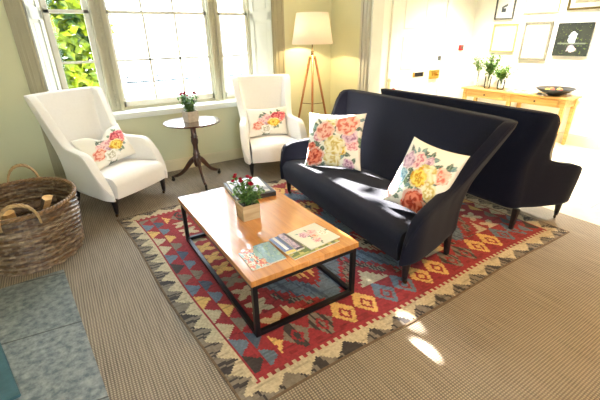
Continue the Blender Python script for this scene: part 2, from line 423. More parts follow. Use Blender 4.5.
def skirting(name, x0, x1, y0, y1, m, h=0.155):
    bm = bmesh.new(); box(bm, x0, x1, y0, y1, 0, h - 0.02)
    if x1 - x0 > y1 - y0: box(bm, x0, x1, y0 + 0.006, y1, h - 0.02, h, 0.004)
    else: box(bm, x0 + (0.006 if x0 > 3 else 0), x1 - (0.006 if x0 <= 3 else 0), y0, y1, h - 0.02, h, 0.004)
    return struct(name, bm, m)
skirting('baseboard_back', XL, XR, YB - 0.02, YB, M['skirt'])
skirting('baseboard_left', XL, XL + 0.02, YF, YB - 0.02, M['skirt'])
skirting('baseboard_right', XR - 0.02, XR, 4.27, YB - 0.02, M['skirt'])
skirting('baseboard_hall_right', HX - 0.02, HX, YF, HY, M['skirt'], 0.17)
skirting('baseboard_hall_back', 6.0, HX - 0.02, HY - 0.02, HY, M['skirt'], 0.17)

# architraves: window sides (trim_1, trim_2), doorway (trim_3), window sill (trim_4)
def archi(name, x0, x1, z1, m):
    bm = bmesh.new()
    w = x1 - x0
    box(bm, x0, x1, YB - 0.025, YB, 0, z1, 0.003)
    box(bm, x0 + w * 0.12, x0 + w * 0.3, YB - 0.036, YB - 0.02, 0, z1, 0.004)
    box(bm, x0 + w * 0.42, x0 + w * 0.5, YB - 0.031, YB - 0.02, 0, z1, 0.003)
    box(bm, x0 + w * 0.8, x0 + w * 0.97, YB - 0.034, YB - 0.02, 0, z1, 0.004)
    box(bm, x0 - 0.012, x1 + 0.012, YB - 0.045, YB - 0.003, 0.0, 0.2, 0.004)
    return struct(name, bm, m)
archi('trim_1', -0.235, -0.08, 3.0, M['archi'])
archi('trim_2', 2.735, 2.925, 3.0, M['archi'])
bm = bmesh.new()
for (y0, y1, d) in ((4.12, 4.30, 0.02), (4.25, 4.29, 0.04), (4.18, 4.21, 0.032), (4.125, 4.15, 0.036)):
    box(bm, XR - d, XR + 0.001, y0, y1, 0, 2.8, 0.003)
struct('trim_3', bm, M['trim_grey'])
bm = bmesh.new(); box(bm, XR - 0.001, XR + 0.201, 4.09, 4.119, 0, 2.75, 0.003); struct('trim_5', bm, M['shutter'])
bm = bmesh.new(); box(bm, WX0 - 0.1, WX1 + 0.06, 4.93, 5.24, 0.795, 0.84, 0.008); box(bm, WX0 - 0.06, WX1 + 0.03, 4.955, 5.0, 0.765, 0.797, 0.006)
struct('trim_4', bm, M['shutter'])

# tripartite sash window
win = empty('window_1', (0, 0, 0), kind='structure')
yw0, yw1 = 5.20, 5.30
bm = bmesh.new()
# mullion pilasters with a bead
for (x0, x1) in ((0.515, 0.685), (1.885, 2.035)):
    box(bm, x0, x1, yw0 - 0.02, yw1, WZ0, WZ1, 0.004)
    box(bm, x0 + 0.012, x0 + 0.05, yw0 - 0.045, yw0, WZ0, WZ1, 0.005)
    box(bm, x1 - 0.05, x1 - 0.012, yw0 - 0.045, yw0, WZ0, WZ1, 0.005)
    z = WZ0 + 0.02
    while z < WZ1:
        box(bm, (x0 + x1) / 2 - 0.012, (x0 + x1) / 2 + 0.012, yw0 - 0.034, yw0 - 0.015, z, z + 0.026, 0.006); z += 0.036
# outer jambs and head
box(bm, 0.045, 0.075, yw0, yw1, WZ0, WZ1); box(bm, 2.475, 2.505, yw0, yw1, WZ0, WZ1); box(bm, 0.045, 2.505, yw0, yw1, 2.93, WZ1)
box(bm, 0.045, 2.505, yw0 - 0.005, yw1, WZ0, WZ0 + 0.03, 0.003)
obj('window_frame', bm, M['trim'], win)
def sash(x0, x1, z0, z1, y, bars, hb, stile=0.05, bot=0.07, top=0.035):
    bm = bmesh.new(); d = 0.035
    box(bm, x0, x0 + stile, y, y + d, z0, z1, 0.003); box(bm, x1 - stile, x1, y, y + d, z0, z1, 0.003)
    box(bm, x0, x1, y, y + d, z0, z0 + bot, 0.003); box(bm, x0, x1, y, y + d, z1 - top, z1, 0.003)
    for k in range(1, bars + 1):
        x = x0 + stile + (x1 - x0 - 2 * stile) * k / (bars + 1); box(bm, x - 0.012, x + 0.012, y + 0.004, y + d - 0.004, z0, z1)
    for z in hb: box(bm, x0, x1, y + 0.004, y + d - 0.004, z - 0.012, z + 0.012)
    f = obj('sash', bm, M['sash'], win)
    bm = bmesh.new(); box(bm, x0 + 0.01, x1 - 0.01, y + 0.015, y + 0.019, z0 + 0.01, z1 - 0.01); obj('pane', bm, M['glass'], f)
for (x0, x1, bars, st) in ((0.075, 0.515, 0, 0.055), (0.685, 1.885, 2, 0.03), (2.035, 2.475, 0, 0.04)):
    sash(x0, x1, WZ0 + 0.03, 1.965, yw0 + 0.02, bars, (1.42,), st)
    sash(x0, x1, 1.93, 2.93, yw0 + 0.06, bars, (2.44,), st, 0.035, 0.05)
# splayed shutter boxes with raised panels
def shutter(a, b):
    a = Vector((a[0], a[1], 0)); b = Vector((b[0], b[1], 0)); d = (b - a); l = d.length; d.normalize()
    n = Vector((d.y, -d.x, 0))
    if n.x * (1.3 - a.x) < 0: n = -n
    mtx = Matrix(((d.x, n.x, 0, a.x), (d.y, n.y, 0, a.y), (0, 0, 1, 0), (0, 0, 0, 1)))
    bm = bmesh.new()
    box(bm, 0, l, -0.03, 0, WZ0, WZ1, 0, mtx)
    for z0, z1 in ((WZ0, WZ0 + 0.09), (1.86, 1.98), (WZ1 - 0.1, WZ1)): box(bm, 0, l, 0, 0.018, z0, z1, 0.002, mtx)
    box(bm, 0, 0.055, 0, 0.018, WZ0, WZ1, 0.002, mtx); box(bm, l - 0.055, l, 0, 0.018, WZ0, WZ1, 0.002, mtx)
    for z0, z1 in ((WZ0 + 0.12, 1.83), (2.01, WZ1 - 0.13)): box(bm, 0.075, l - 0.075, 0, 0.01, z0, z1, 0.005, mtx)
    obj('shutter', bm, M['shutter'], win)
shutter((-0.08, 5.0), (0.045, 5.2)); shutter((2.735, 5.0), (2.505, 5.2))
bm = bmesh.new(); box(bm, WX0, WX1, 5.0, 5.2, WZ1, WZ1 + 0.02); obj('window_head', bm, M['shutter'], win)

# front door of the hall
dr = empty('door_1', (0, 0, 0), kind='structure')
bm = bmesh.new(); y = HY - 0.02
for x0, x1, z0, z1 in ((4.62, 4.76, 0, 2.5), (5.9, 6.04, 0, 2.5), (4.62, 6.04, 2.36, 2.5)): box(bm, x0, x1, HY - 0.035, HY + 0.01, z0, z1, 0.005)
obj('door_frame', bm, M['door'], dr)
bm = bmesh.new(); box(bm, 4.77, 5.89, HY - 0.02, HY + 0.02, 0.005, 2.35, 0.003)
for x0, x1 in ((4.9, 5.27), (5.39, 5.76)):
    for z0, z1 in ((0.2, 0.86), (1.12, 1.62), (1.74, 2.24)):
        box(bm, x0, x1, HY - 0.032, HY - 0.018, z0, z1, 0.008)
leaf = obj('door_leaf', bm, M['door'], dr)
bm = bmesh.new(); box(bm, 5.24, 5.46, HY - 0.036, HY - 0.02, 0.985, 1.055, 0.004)
lb = obj('letterbox', bm, M['black_metal'], leaf); lb['label'] = 'black letterbox flap with a brass rim'
bm = bmesh.new(); box(bm, 5.215, 5.245, HY - 0.038, HY - 0.02, 0.98, 1.06, 0.004); box(bm, 5.455, 5.475, HY - 0.038, HY - 0.02, 0.98, 1.06, 0.004); obj('letterbox_end', bm, M['brass'], leaf)
bm = bmesh.new(); box(bm, 5.63, 5.86, HY - 0.06, HY - 0.018, 0.925, 1.075, 0.008)
box(bm, 5.67, 5.70, HY - 0.07, HY - 0.05, 0.97, 1.03, 0.004); lathe(bm, [(0, 0), (0.02, 0.01), (0.026, 0.03), (0.018, 0.045), (0, 0.05)], 12, Matrix.Translation((5.8, HY - 0.055, 1.0)) @ Matrix.Rotation(PI / 2, 4, 'X'))
lk = obj('rim_lock', bm, M['brass'], leaf); lk['label'] = 'brass rim lock'
bm = bmesh.new(); box(bm, 5.82, 5.875, HY - 0.04, HY - 0.018, 1.23, 1.30, 0.004); obj('night_latch', bm, M['frame_dark'], leaf)
# ------------------------------------------------------------------ upholstered seat family (armchairs and sofas)
def build_seat(root, WA, WB, ymf, ymb, zt, fab, seat_z, seat_front, zb=0.17, lean=0.24, flare=0.2, th=0.085, r=0.13, cushion_w=None, pipe=True, nback=10):
    """root-local: front is -y.  zt: list (distance back from the front of the arm, top height)"""
    pts = []          # half path from the left arm's front round to the middle of the back
    side = [(-WA, ymf), (-WA, ymf + 0.12), (-(WA * 0.6 + WB * 0.4), (ymf + ymb) / 2), (-WB, ymb - r)]
    ns = 9
    def side_at(t):
        t *= (len(side) - 1); i = min(int(t), len(side) - 2); f = t - i
        return Vector((side[i][0] + (side[i + 1][0] - side[i][0]) * f, side[i][1] + (side[i + 1][1] - side[i][1]) * f))
    L_side = ymb - r - ymf
    for i in range(ns * 2):
        yv = ymf + L_side * i / (ns * 2 - 1)
        # find x along side polyline by y
        x = interp([(s[1], s[0]) for s in side], yv); pts.append(Vector((x, yv)))
    for i in range(1, 6):
        a = PI + (-PI / 2) * i / 5
        pts.append(Vector((-WB + r + r * math.cos(a), ymb - r + r * math.sin(a))))
    for i in range(1, nback + 1):
        pts.append(Vector(((-WB + r) * (1 - i / nback), ymb)))
    full = pts + [Vector((-p.x, p.y)) for p in reversed(pts[:-1])]
    n = len(full); nh = len(pts)
    arc = [0]
    for a, b in zip(pts, pts[1:]): arc.append(arc[-1] + (b - a).length)
    arcs = arc + [arc[nh - 2 - i] for i in range(nh - 1)]
    bm = bmesh.new(); rings = []; topline = []
    NL = 9
    for i, p in enumerate(full):
        a = full[max(0, i - 1)]; b = full[min(n - 1, i + 1)]
        d = (b - a); d.normalize(); nn = Vector((d.y * -1, d.x))   # path runs front-left -> back -> front-right; outward is left of travel
        nn = Vector((-d.y, d.x))
        s = arcs[i]; top = interp(zt, s)
        endf = min(1.0, math.sqrt(min(1.0, s / 0.07)) * 0.6 + 0.4)
        t_ = th * endf * (1.0 + 0.25 * min(1, max(0, (s - L_side) / 0.2)))
        def shift(z):
            k = max(0.0, z - 0.42)
            yb_ = lean * k * min(1, max(0, (s - 0.25) / 0.3))
            xf = flare * max(0.0, z - 0.6) * (-1 if p.x < 0 else 1) * min(1, abs(p.x) / (WB * 0.9)) ** 2
            arm = 0.05 * max(0, min(1, (0.45 - s) / 0.45)) * max(0, z - 0.2) / 0.4 * (-1 if p.x < 0 else 1)
            # the arm front slopes back as it rises
            return Vector((xf + arm, yb_))
        ring = []
        rc_ = min(0.024, t_ * 0.4); zc = top - rc_; hw = t_ / 2
        zb_i = zb
        for k in range(NL):
            z = zb_i + (zc - zb_i) * k / (NL - 1); q = p + nn * hw + shift(z); ring.append((q.x, q.y, z))
        for an in (0.6, 1.1, PI / 2):
            q = p + nn * (hw - rc_ + rc_ * math.cos(an)) + shift(zc); ring.append((q.x, q.y, zc + rc_ * math.sin(an)))
        q = p + shift(zc); ring.append((q.x, q.y, top + 0.002))
        for an in (PI / 2, 1.1, 0.6):
            q = p - nn * (hw - rc_ + rc_ * math.cos(an)) + shift(zc); ring.append((q.x, q.y, zc + rc_ * math.sin(an)))
        for k in range(NL - 1, -1, -1):
            z = zb_i + (zc - zb_i) * k / (NL - 1); q = p - nn * hw + shift(z); ring.append((q.x, q.y, z))
        rings.append([bm.verts.new(v) for v in ring])
        q = p + nn * (hw - 0.006) + shift(zc); topline.append((q.x, q.y, top - 0.0055))
    m_ = len(rings[0])
    for a, b in zip(rings, rings[1:]):
        for k in range(m_):
            k2 = (k + 1) % m_; bm.faces.new((a[k], a[k2], b[k2], b[k]))
    # rounded ends
    for ring, sgn in ((rings[0], 1), (rings[-1], -1)):
        cen = [v.co.copy() for v in ring]
        half = m_ // 2
        mid = [bm.verts.new(((cen[k].x + cen[m_ - 1 - k].x) / 2, (cen[k].y + cen[m_ - 1 - k].y) / 2 - 0.018, (cen[k].z + cen[m_ - 1 - k].z) / 2)) for k in range(half)]
        for k in range(half - 1):
            bm.faces.new((ring[k], ring[k + 1], mid[k + 1], mid[k])); bm.faces.new((mid[k], mid[k + 1], ring[m_ - 2 - k], ring[m_ - 1 - k]))
        bm.faces.new((ring[half - 1], ring[half], mid[half - 1])) if m_ % 2 == 1 else bm.faces.new((ring[half - 1], ring[half], mid[half - 1]))
        if m_ % 2 == 1: bm.faces.new((ring[half], ring[half + 1], mid[half - 1])) if False else None
        bm.faces.new((ring[0], mid[0], ring[m_ - 1]))
    fr = obj('upholstered_frame', bm, fab, root, smooth=True, subsurf=1)
    # seat: base and cushion with a domed top and a soft front edge
    cw = cushion_w or (WA - th * 0.3)
    bm = bmesh.new()
    nx, ny = 24, 16
    y0, y1 = seat_front, ymb - 0.02
    grid = []
    def prof(u): return (1 - abs(u) ** 5) ** 0.35 if abs(u) < 1 else 0
    top = []; botm = []
    for j in range(ny + 1):
        v = -1 + 2 * j / ny; rowt = []; rowb = []
        for i in range(nx + 1):
            u = -1 + 2 * i / nx
            wfac = interp([(ymf, WA - th * 0.5), (ymb, WB - th * 0.5)], y0 + (y1 - y0) * (v + 1) / 2)
            x = u * (wfac + 0.005)
            yy = y0 + (y1 - y0) * (v + 1) / 2
            e = prof(v) if v < 0 else 1
            dome = 0.028 * (1 - u * u) * (1 - 0.5 * v * v)
            yf_off = -0.02 * (1 - u * u) if v < -0.5 else 0
            zt_ = seat_z - 0.075 * (1 - e) + dome * e - 0.03 * (v + 1) / 2
            rowt.append(bm.verts.new((x, yy + yf_off, zt_)))
            rowb.append(bm.verts.new((x, yy + yf_off + (0.02 if v == -1 else 0), zb + 0.012)))
        top.append(rowt); botm.append(rowb)
    for j in range(ny):
        for i in range(nx):
            bm.faces.new((top[j][i], top[j][i + 1], top[j + 1][i + 1], top[j + 1][i]))
            bm.faces.new((botm[j][i], botm[j + 1][i], botm[j + 1][i + 1], botm[j][i + 1]))
    for i in range(nx):
        bm.faces.new((top[0][i + 1], top[0][i], botm[0][i], botm[0][i + 1])); bm.faces.new((top[ny][i], top[ny][i + 1], botm[ny][i + 1], botm[ny][i]))
    for j in range(ny):
        bm.faces.new((top[j][0], top[j + 1][0], botm[j + 1][0], botm[j][0])); bm.faces.new((top[j + 1][nx], top[j][nx], botm[j][nx], botm[j + 1][nx]))
    st = obj('seat', bm, fab, root, smooth=True)
    auto_smooth(st, 60)
    if pipe:
        bm = bmesh.new(); tube(bm, topline, 0.0045, 6); obj('piping', bm, fab, fr, smooth=True)

def turned_leg(root, x, y, h, castor=True, splay=(0, 0), back=False):
    bm = bmesh.new()
    dx, dy = splay
    if back:
        bar(bm, (x, y, h), (x + dx, y + dy, 0.0), 0.05, 0.05, 0, 0.004, w2=0.032)
        obj('leg', bm, M['black_wood'], root); return
    lathe(bm, [(0.0, 0.04), (0.017, 0.04), (0.021, 0.07), (0.029, h * 0.8), (0.034, h * 0.92), (0.034, h), (0, h)], 16, Matrix.Translation((x, y, 0)))
    lg = obj('leg', bm, M['black_wood'], root)
    bm = bmesh.new()
    lathe(bm, [(0.0, 0.034), (0.0165, 0.034), (0.0175, 0.052), (0.0, 0.052)], 14, Matrix.Translation((x, y, 0)))
    bar(bm, (x, y, 0.04), (x, y + 0.010, 0.018), 0.016, 0.006)
    lathe(bm, [(0, -0.008), (0.014, -0.008), (0.0165, -0.004), (0.0165, 0.004), (0.014, 0.008), (0, 0.008)], 16, Matrix.Translation((x, y + 0.010, 0.0165)) @ Matrix.Rotation(PI / 2, 4, 'Y'))
    obj('castor', bm, M['aged_brass'], lg)

# --- armchairs
CHZT = [(0, 0.27), (0.05, 0.37), (0.11, 0.48), (0.17, 0.575), (0.21, 0.625), (0.26, 0.652), (0.36, 0.658), (0.49, 0.665), (0.53, 0.70), (0.55, 0.80), (0.57, 0.93), (0.595, 1.06), (0.62, 1.14), (0.66, 1.172), (0.8, 1.175), (1.2, 1.18)]
def armchair(loc, rz, label):
    root = empty('wing_armchair', loc, rz, label, 'armchair', 'white wing armchairs by the window')
    build_seat(root, 0.365, 0.28, -0.37, 0.36, CHZT, M['white_fab'], 0.415, -0.40, zb=0.19, lean=0.22, flare=0.15, r=0.07, th=0.092)
    for sx in (-1, 1):
        turned_leg(root, sx * 0.335, -0.325, 0.2)
        turned_leg(root, sx * 0.27, 0.29, 0.2, splay=(0, 0.07), back=True)
    return root
ch1 = armchair((0.334, 4.31, 0), R(33.7), 'white wing armchair with black legs beside the wicker log basket')
ch2 = copy_tree(ch1); ch2.location = (2.29, 4.35, 0); ch2.rotation_euler = (0, 0, R(-15.7))
ch2['label'] = 'white wing armchair between the tripod lamp and the round side table'

# --- sofas
SOZT = [(0, 0.36), (0.015, 0.45), (0.04, 0.52), (0.08, 0.565), (0.14, 0.59), (0.28, 0.61), (0.42, 0.64), (0.47, 0.67), (0.50, 0.74), (0.525, 0.85), (0.55, 0.97), (0.58, 1.05), (0.62, 1.085), (0.70, 1.095), (1.2, 1.10), (2.0, 1.105)]
def sofa(loc, rz, label, WA, WB, lean, ff, fr, flare, ymf):
    root = empty('navy_sofa', loc, rz, label, 'sofa', 'back to back navy sofas')
    build_seat(root, WA, WB, ymf, 0.25, [(d_ + (ymf + 0.42) * -1.0 if d_ > 0.3 else d_, z_) for d_, z_ in SOZT], M['navy_fab'], 0.42, ymf - 0.01, zb=0.19, lean=lean, flare=flare, th=0.09, r=0.06, nback=24)
    for sx in (-1, 1):
        turned_leg(root, sx * ff, -0.345, 0.2)
        turned_leg(root, sx * fr, 0.21, 0.2, splay=(0, 0.02), back=True)
    return root
SO1 = ((2.225, 2.375, 0.0085), R(-95.5)); SO2 = ((3.48, 2.25, 0.004), R(88))
so1 = sofa(*SO1, 'navy two seater sofa facing the coffee table with floral cushions on it', 0.975, 0.82, 0.31, 0.955, 0.81, 0.38, -0.42)
so2 = sofa(*SO2, 'navy sofa turned towards the tiled hall, its back to the other sofa', 0.89, 0.735, 0.2, 0.85, 0.76, 0.36, -0.365)

# ------------------------------------------------------------------ prints
def mix(a, b, t): return tuple(a[i] + (b[i] - a[i]) * t for i in range(3)) + (1.0,)
def hash2(i, j):
    v = math.sin(i * 127.1 + j * 311.7) * 43758.5453
    return v - math.floor(v)
def smooth_noise(x, y):
    i, j = math.floor(x), math.floor(y); fx, fy = x - i, y - j
    fx = fx * fx * (3 - 2 * fx); fy = fy * fy * (3 - 2 * fy)
    a = hash2(i, j) * (1 - fx) + hash2(i + 1, j) * fx; b = hash2(i, j + 1) * (1 - fx) + hash2(i + 1, j + 1) * fx
    return a * (1 - fy) + b * fy

PAL = {
    'red': (rgb(214, 70, 84), rgb(236, 130, 130), rgb(150, 26, 50)),
    'coral': (rgb(226, 92, 58), rgb(244, 150, 120), rgb(170, 40, 26)),
    'pink': (rgb(236, 172, 176), rgb(250, 218, 214), rgb(200, 110, 130)),
    'peach': (rgb(240, 166, 140), rgb(250, 206, 186), rgb(214, 96, 84)),
    'yellow': (rgb(242, 206, 52), rgb(250, 230, 120), rgb(206, 130, 30)),
    'cream': (rgb(240, 226, 160), rgb(250, 244, 214), rgb(206, 176, 84)),
    'white': (rgb(240, 236, 224), rgb(252, 250, 244), rgb(176, 168, 140)),
    'mauve': (rgb(210, 160, 186), rgb(236, 206, 220), rgb(150, 96, 130)),
    'blue': (rgb(140, 184, 204), rgb(190, 220, 230), rgb(90, 130, 160)),
}
GREENS = [rgb(56, 84, 70), rgb(96, 126, 92), rgb(40, 48, 58), rgb(104, 140, 146), rgb(62, 74, 56)]
def floral(flowers, leaves, base):
    def f(u, v):
        wob = 0.03 * (smooth_noise(u * 9 + 3, v * 9 + 1) - 0.5)
        for (cx, cy, r, pal) in flowers:
            dx, dy = u - cx, v - cy; d = math.hypot(dx, dy); a = math.atan2(dy, dx)
            edge = r * (0.86 + 0.14 * abs(math.sin(a * 2.5 + cx * 9))) + wob
            if d < edge:
                c0, c1, c2 = PAL[pal]; q = d / edge
                nz_ = smooth_noise(u * 11 + cx * 9, v * 11 + cy * 5); pet = math.sin(q * 10 + 1.1 * math.sin(a * 5 + q * 7 + cy * 11) + 3.2 * nz_ + cx * 7)
                c = mix(c0, c1, max(0, pet)) if pet > 0 else mix(c0, c2, min(1, -pet * 0.9))
                if q < 0.22: c = mix(c2, c, q / 0.22)
                if nz_ > 0.62: c = mix(c, c1, 0.6)
                if q > 0.8 and nz_ > 0.45: c = mix(c, base, 0.45)
                return c
        for (cx, cy, l, w, ang, ci) in leaves:
            dx, dy = u - cx, v - cy; ca, sa = math.cos(ang), math.sin(ang)
            p = (dx * ca + dy * sa) / l; q = (-dx * sa + dy * ca) / w
            if abs(p) < 1 and abs(q) < (1 - p * p):
                g = GREENS[ci % len(GREENS)]
                return mix(g, rgb(190, 206, 180), 0.5 if abs(q) < 0.15 else 0.25 * smooth_noise(p * 5, q * 5))
        return base
    return f
def rand_leaves(r, flowers, n, s=1.0):
    out = []
    for k in range(n):
        cx, cy, rr, _ = flowers[r.randrange(len(flowers))]; a = r.uniform(0, 2 * PI)
        out.append((cx + (rr * 1.05) * math.cos(a), cy + (rr * 1.05) * math.sin(a), r.uniform(.1, .2) * s, r.uniform(.04, .075) * s, a + r.uniform(-.6, .6), r.randrange(5)))
    return out

def cushion(name, W, Hh, T, pat, base, loc, rot, label, cat='cushion', group=None, n=60, dent=0.0, side=None, sag=0.0):
    """pillow lying in its own xz plane: width along x, height along z, front faces -y"""
    bm = bmesh.new(); lay = bm.verts.layers.float_color.new('pattern')
    def P(u, v, s):
        k = max(0.0, (1 - u * u) * (1 - v * v)) ** 0.42
        pin_x = 1 - 0.095 * (1 - v * v); pin_z = 1 - 0.095 * (1 - u * u)
        x = u * W / 2 * pin_x; z = v * Hh / 2 * pin_z
        dv = dent * math.exp(-((u + 0.05) / 0.3) ** 2) * max(0, v) ** 1.5
        z -= dv * Hh
        z -= sag * (u * u) * 0.0
        wr = 0.006 * (smooth_noise(u * 3 + 5, v * 3 + 2) - 0.5)
        return (x, s * (T / 2 * k + wr * (1 - abs(u)) * (1 - abs(v))) + 0.02 * (u * u - 0.3) * 0.5, z)
    F_, B_ = [], []
    for j in range(n + 1):
        v = -1 + 2 * j / n; fr, br = [], []
        for i in range(n + 1):
            u = -1 + 2 * i / n
            a = bm.verts.new(P(u, v, -1)); a[lay] = pat(u, v)
            fr.append(a)
            if i in (0, n) or j in (0, n): br.append(a)
            else:
                b = bm.verts.new(P(u, v, 1)); b[lay] = side or base; br.append(b)
        F_.append(fr); B_.append(br)
    for j in range(n):
        for i in range(n):
            bm.faces.new((F_[j][i], F_[j][i + 1], F_[j + 1][i + 1], F_[j + 1][i]))
            try: bm.faces.new((B_[j][i], B_[j + 1][i], B_[j + 1][i + 1], B_[j][i + 1]))
            except ValueError: pass
    o = obj(name, bm, M['print'], None, smooth=True)
    o.location = loc; o.rotation_euler = rot
    tag(o, label, cat, group)
    return o

rc = random.Random(3)
CR = rgb(244, 240, 228)
# armchair lumbar cushions (bouquet to the right of the middle)
fl_l = [(0.12, 0.2, 0.0, 'red')]
fl_l = [(0.28, -0.08, 0.3, 'yellow'), (0.42, 0.36, 0.27, 'red'), (0.66, 0.34, 0.3, 'red'), (0.6, 0.08, 0.2, 'coral'), (-0.1, -0.58, 0.32, 'white'), (0.0, 0.24, 0.28, 'pink'), (-0.52, -0.3, 0.3, 'peach'), (-0.36, 0.08, 0.2, 'pink'), (-0.18, -0.12, 0.24, 'mauve')]
ASP = lambda f, asp: (lambda u, v: f(u, v / asp))
fl_l = [(a, b, c * 1.15, d) for a, b, c, d in fl_l]
def lumbar_pat(seed):
    r_ = random.Random(seed); lv = rand_leaves(r_, fl_l, 34, 1.1)
    f = floral(fl_l, lv, CR); return f
# sofa cushions
fl_s1 = [(-0.55, -0.55, 0.3, 'coral'), (-0.72, -0.28, 0.2, 'coral'), (0.1, -0.18, 0.32, 'cream'), (0.28, -0.3, 0.2, 'yellow'), (-0.25, 0.28, 0.3, 'peach'), (-0.45, 0.12, 0.2, 'pink'), (0.42, 0.52, 0.34, 'peach'), (0.58, 0.14, 0.22, 'mauve'), (0.66, -0.12, 0.18, 'pink'), (-0.1, 0.55, 0.18, 'cream'), (0.55, -0.75, 0.16, 'mauve'), (0.05, -0.62, 0.26, 'cream')]
fl_s2 = [(0.15, -0.72, 0.34, 'coral'), (0.45, -0.82, 0.22, 'coral'), (0.05, -0.05, 0.26, 'yellow'), (0.2, 0.05, 0.3, 'cream'), (-0.55, 0.3, 0.22, 'mauve'), (-0.25, 0.38, 0.22, 'pink'), (0.1, 0.4, 0.16, 'mauve'), (-0.7, -0.55, 0.25, 'pink'), (-0.55, -0.15, 0.2, 'blue'), (0.6, 0.2, 0.2, 'peach'), (0.5, -0.3, 0.2, 'cream')]
fl_s1 = [(a * 1.12, b * 1.15, c * 1.28, d) for a, b, c, d in fl_s1]; fl_s2 = [(a * 1.15, b * 1.08, c * 1.3, d) for a, b, c, d in fl_s2]
S1 = floral(fl_s1, rand_leaves(rc, fl_s1, 60, 1.15), CR)
S2 = floral(fl_s2, rand_leaves(rc, fl_s2, 60, 1.15), CR)

def place(o, base, face, tilt, roll=0.0):
    """stand cushion o with its lower edge at 'base', its front facing horizontal dir 'face' (angle), leaning back by tilt"""
    fx, fy = math.cos(face), math.sin(face)
    f = Vector((fx, fy, 0)); side = Vector((-fy, fx, 0))
    up = Vector((0, 0, 1)) * math.cos(tilt) - f * math.sin(tilt)
    nrm = f * math.cos(tilt) + Vector((0, 0, 1)) * math.sin(tilt)
    x = up.cross(nrm) * 1.0
    x.normalize()
    m = Matrix((x, -nrm, up)).transposed()
    m = m @ Matrix.Rotation(roll, 3, 'Y')
    mw = m.to_4x4(); mw.translation = Vector(base)
    o.matrix_world = mw
GRP = None
c1 = cushion('lumbar_cushion', 0.60, 0.38, 0.13, lumbar_pat(5), CR, (0, 0, 0), (0, 0, 0), 'dented white cushion with a red and yellow bouquet on the armchair by the log basket', n=70, dent=0.22)
c2 = cushion('lumbar_cushion', 0.57, 0.38, 0.13, lumbar_pat(5), CR, (0, 0, 0), (0, 0, 0), 'smooth white cushion with a rose bouquet on the armchair by the tripod lamp', n=70)
c3 = cushion('square_cushion', 0.60, 0.56, 0.17, S1, CR, (0, 0, 0), (0, 0, 0), 'square floral cushion against the far arm of the facing sofa', n=80)
c4 = cushion('square_cushion', 0.45, 0.54, 0.21, S2, CR, (0, 0, 0), (0, 0, 0), 'plump floral cushion slumped on the near end of the facing sofa', n=80)
f1 = R(33.7 - 90)
def chair_pt(o, x, y, z): return o.matrix_basis @ Vector((x, y, z))
M1 = Matrix.Translation(ch1.location) @ Matrix.Rotation(R(33.7), 4, 'Z'); M2 = Matrix.Translation((2.29, 4.35, 0)) @ Matrix.Rotation(R(-15.7), 4, 'Z')
MS1 = Matrix.Translation(SO1[0]) @ Matrix.Rotation(SO1[1], 4, 'Z'); MS2 = Matrix.Translation(SO2[0]) @ Matrix.Rotation(SO2[1], 4, 'Z')
place(c1, M1 @ Vector((0.02, 0.06, 0.60)), f1 - R(4), R(28), R(-7))
place(c2, M2 @ Vector((0.0, 0.15, 0.60)), R(-15.7 - 90), R(18))
place(c3, MS1 @ Vector((-0.49, -0.05, 0.685)), R(-95.5 - 90 + 38), R(22), R(-3))
place(c4, MS1 @ Vector((0.71, -0.03, 0.67)), R(-95.5 - 90 + 20), R(30), R(9))
c5 = cushion('pale_cushion', 0.48, 0.46, 0.14, lambda u, v: rgb(224, 214, 196) if max(abs(u), abs(v)) < .96 else rgb(90, 80, 70), rgb(224, 214, 196), (0, 0, 0), (0, 0, 0), 'plain pale cushion on the sofa that faces the hall', n=30)
place(c5, MS2 @ Vector((-0.64, 0.06, 0.68)), R(85 - 90 + 10), R(20))

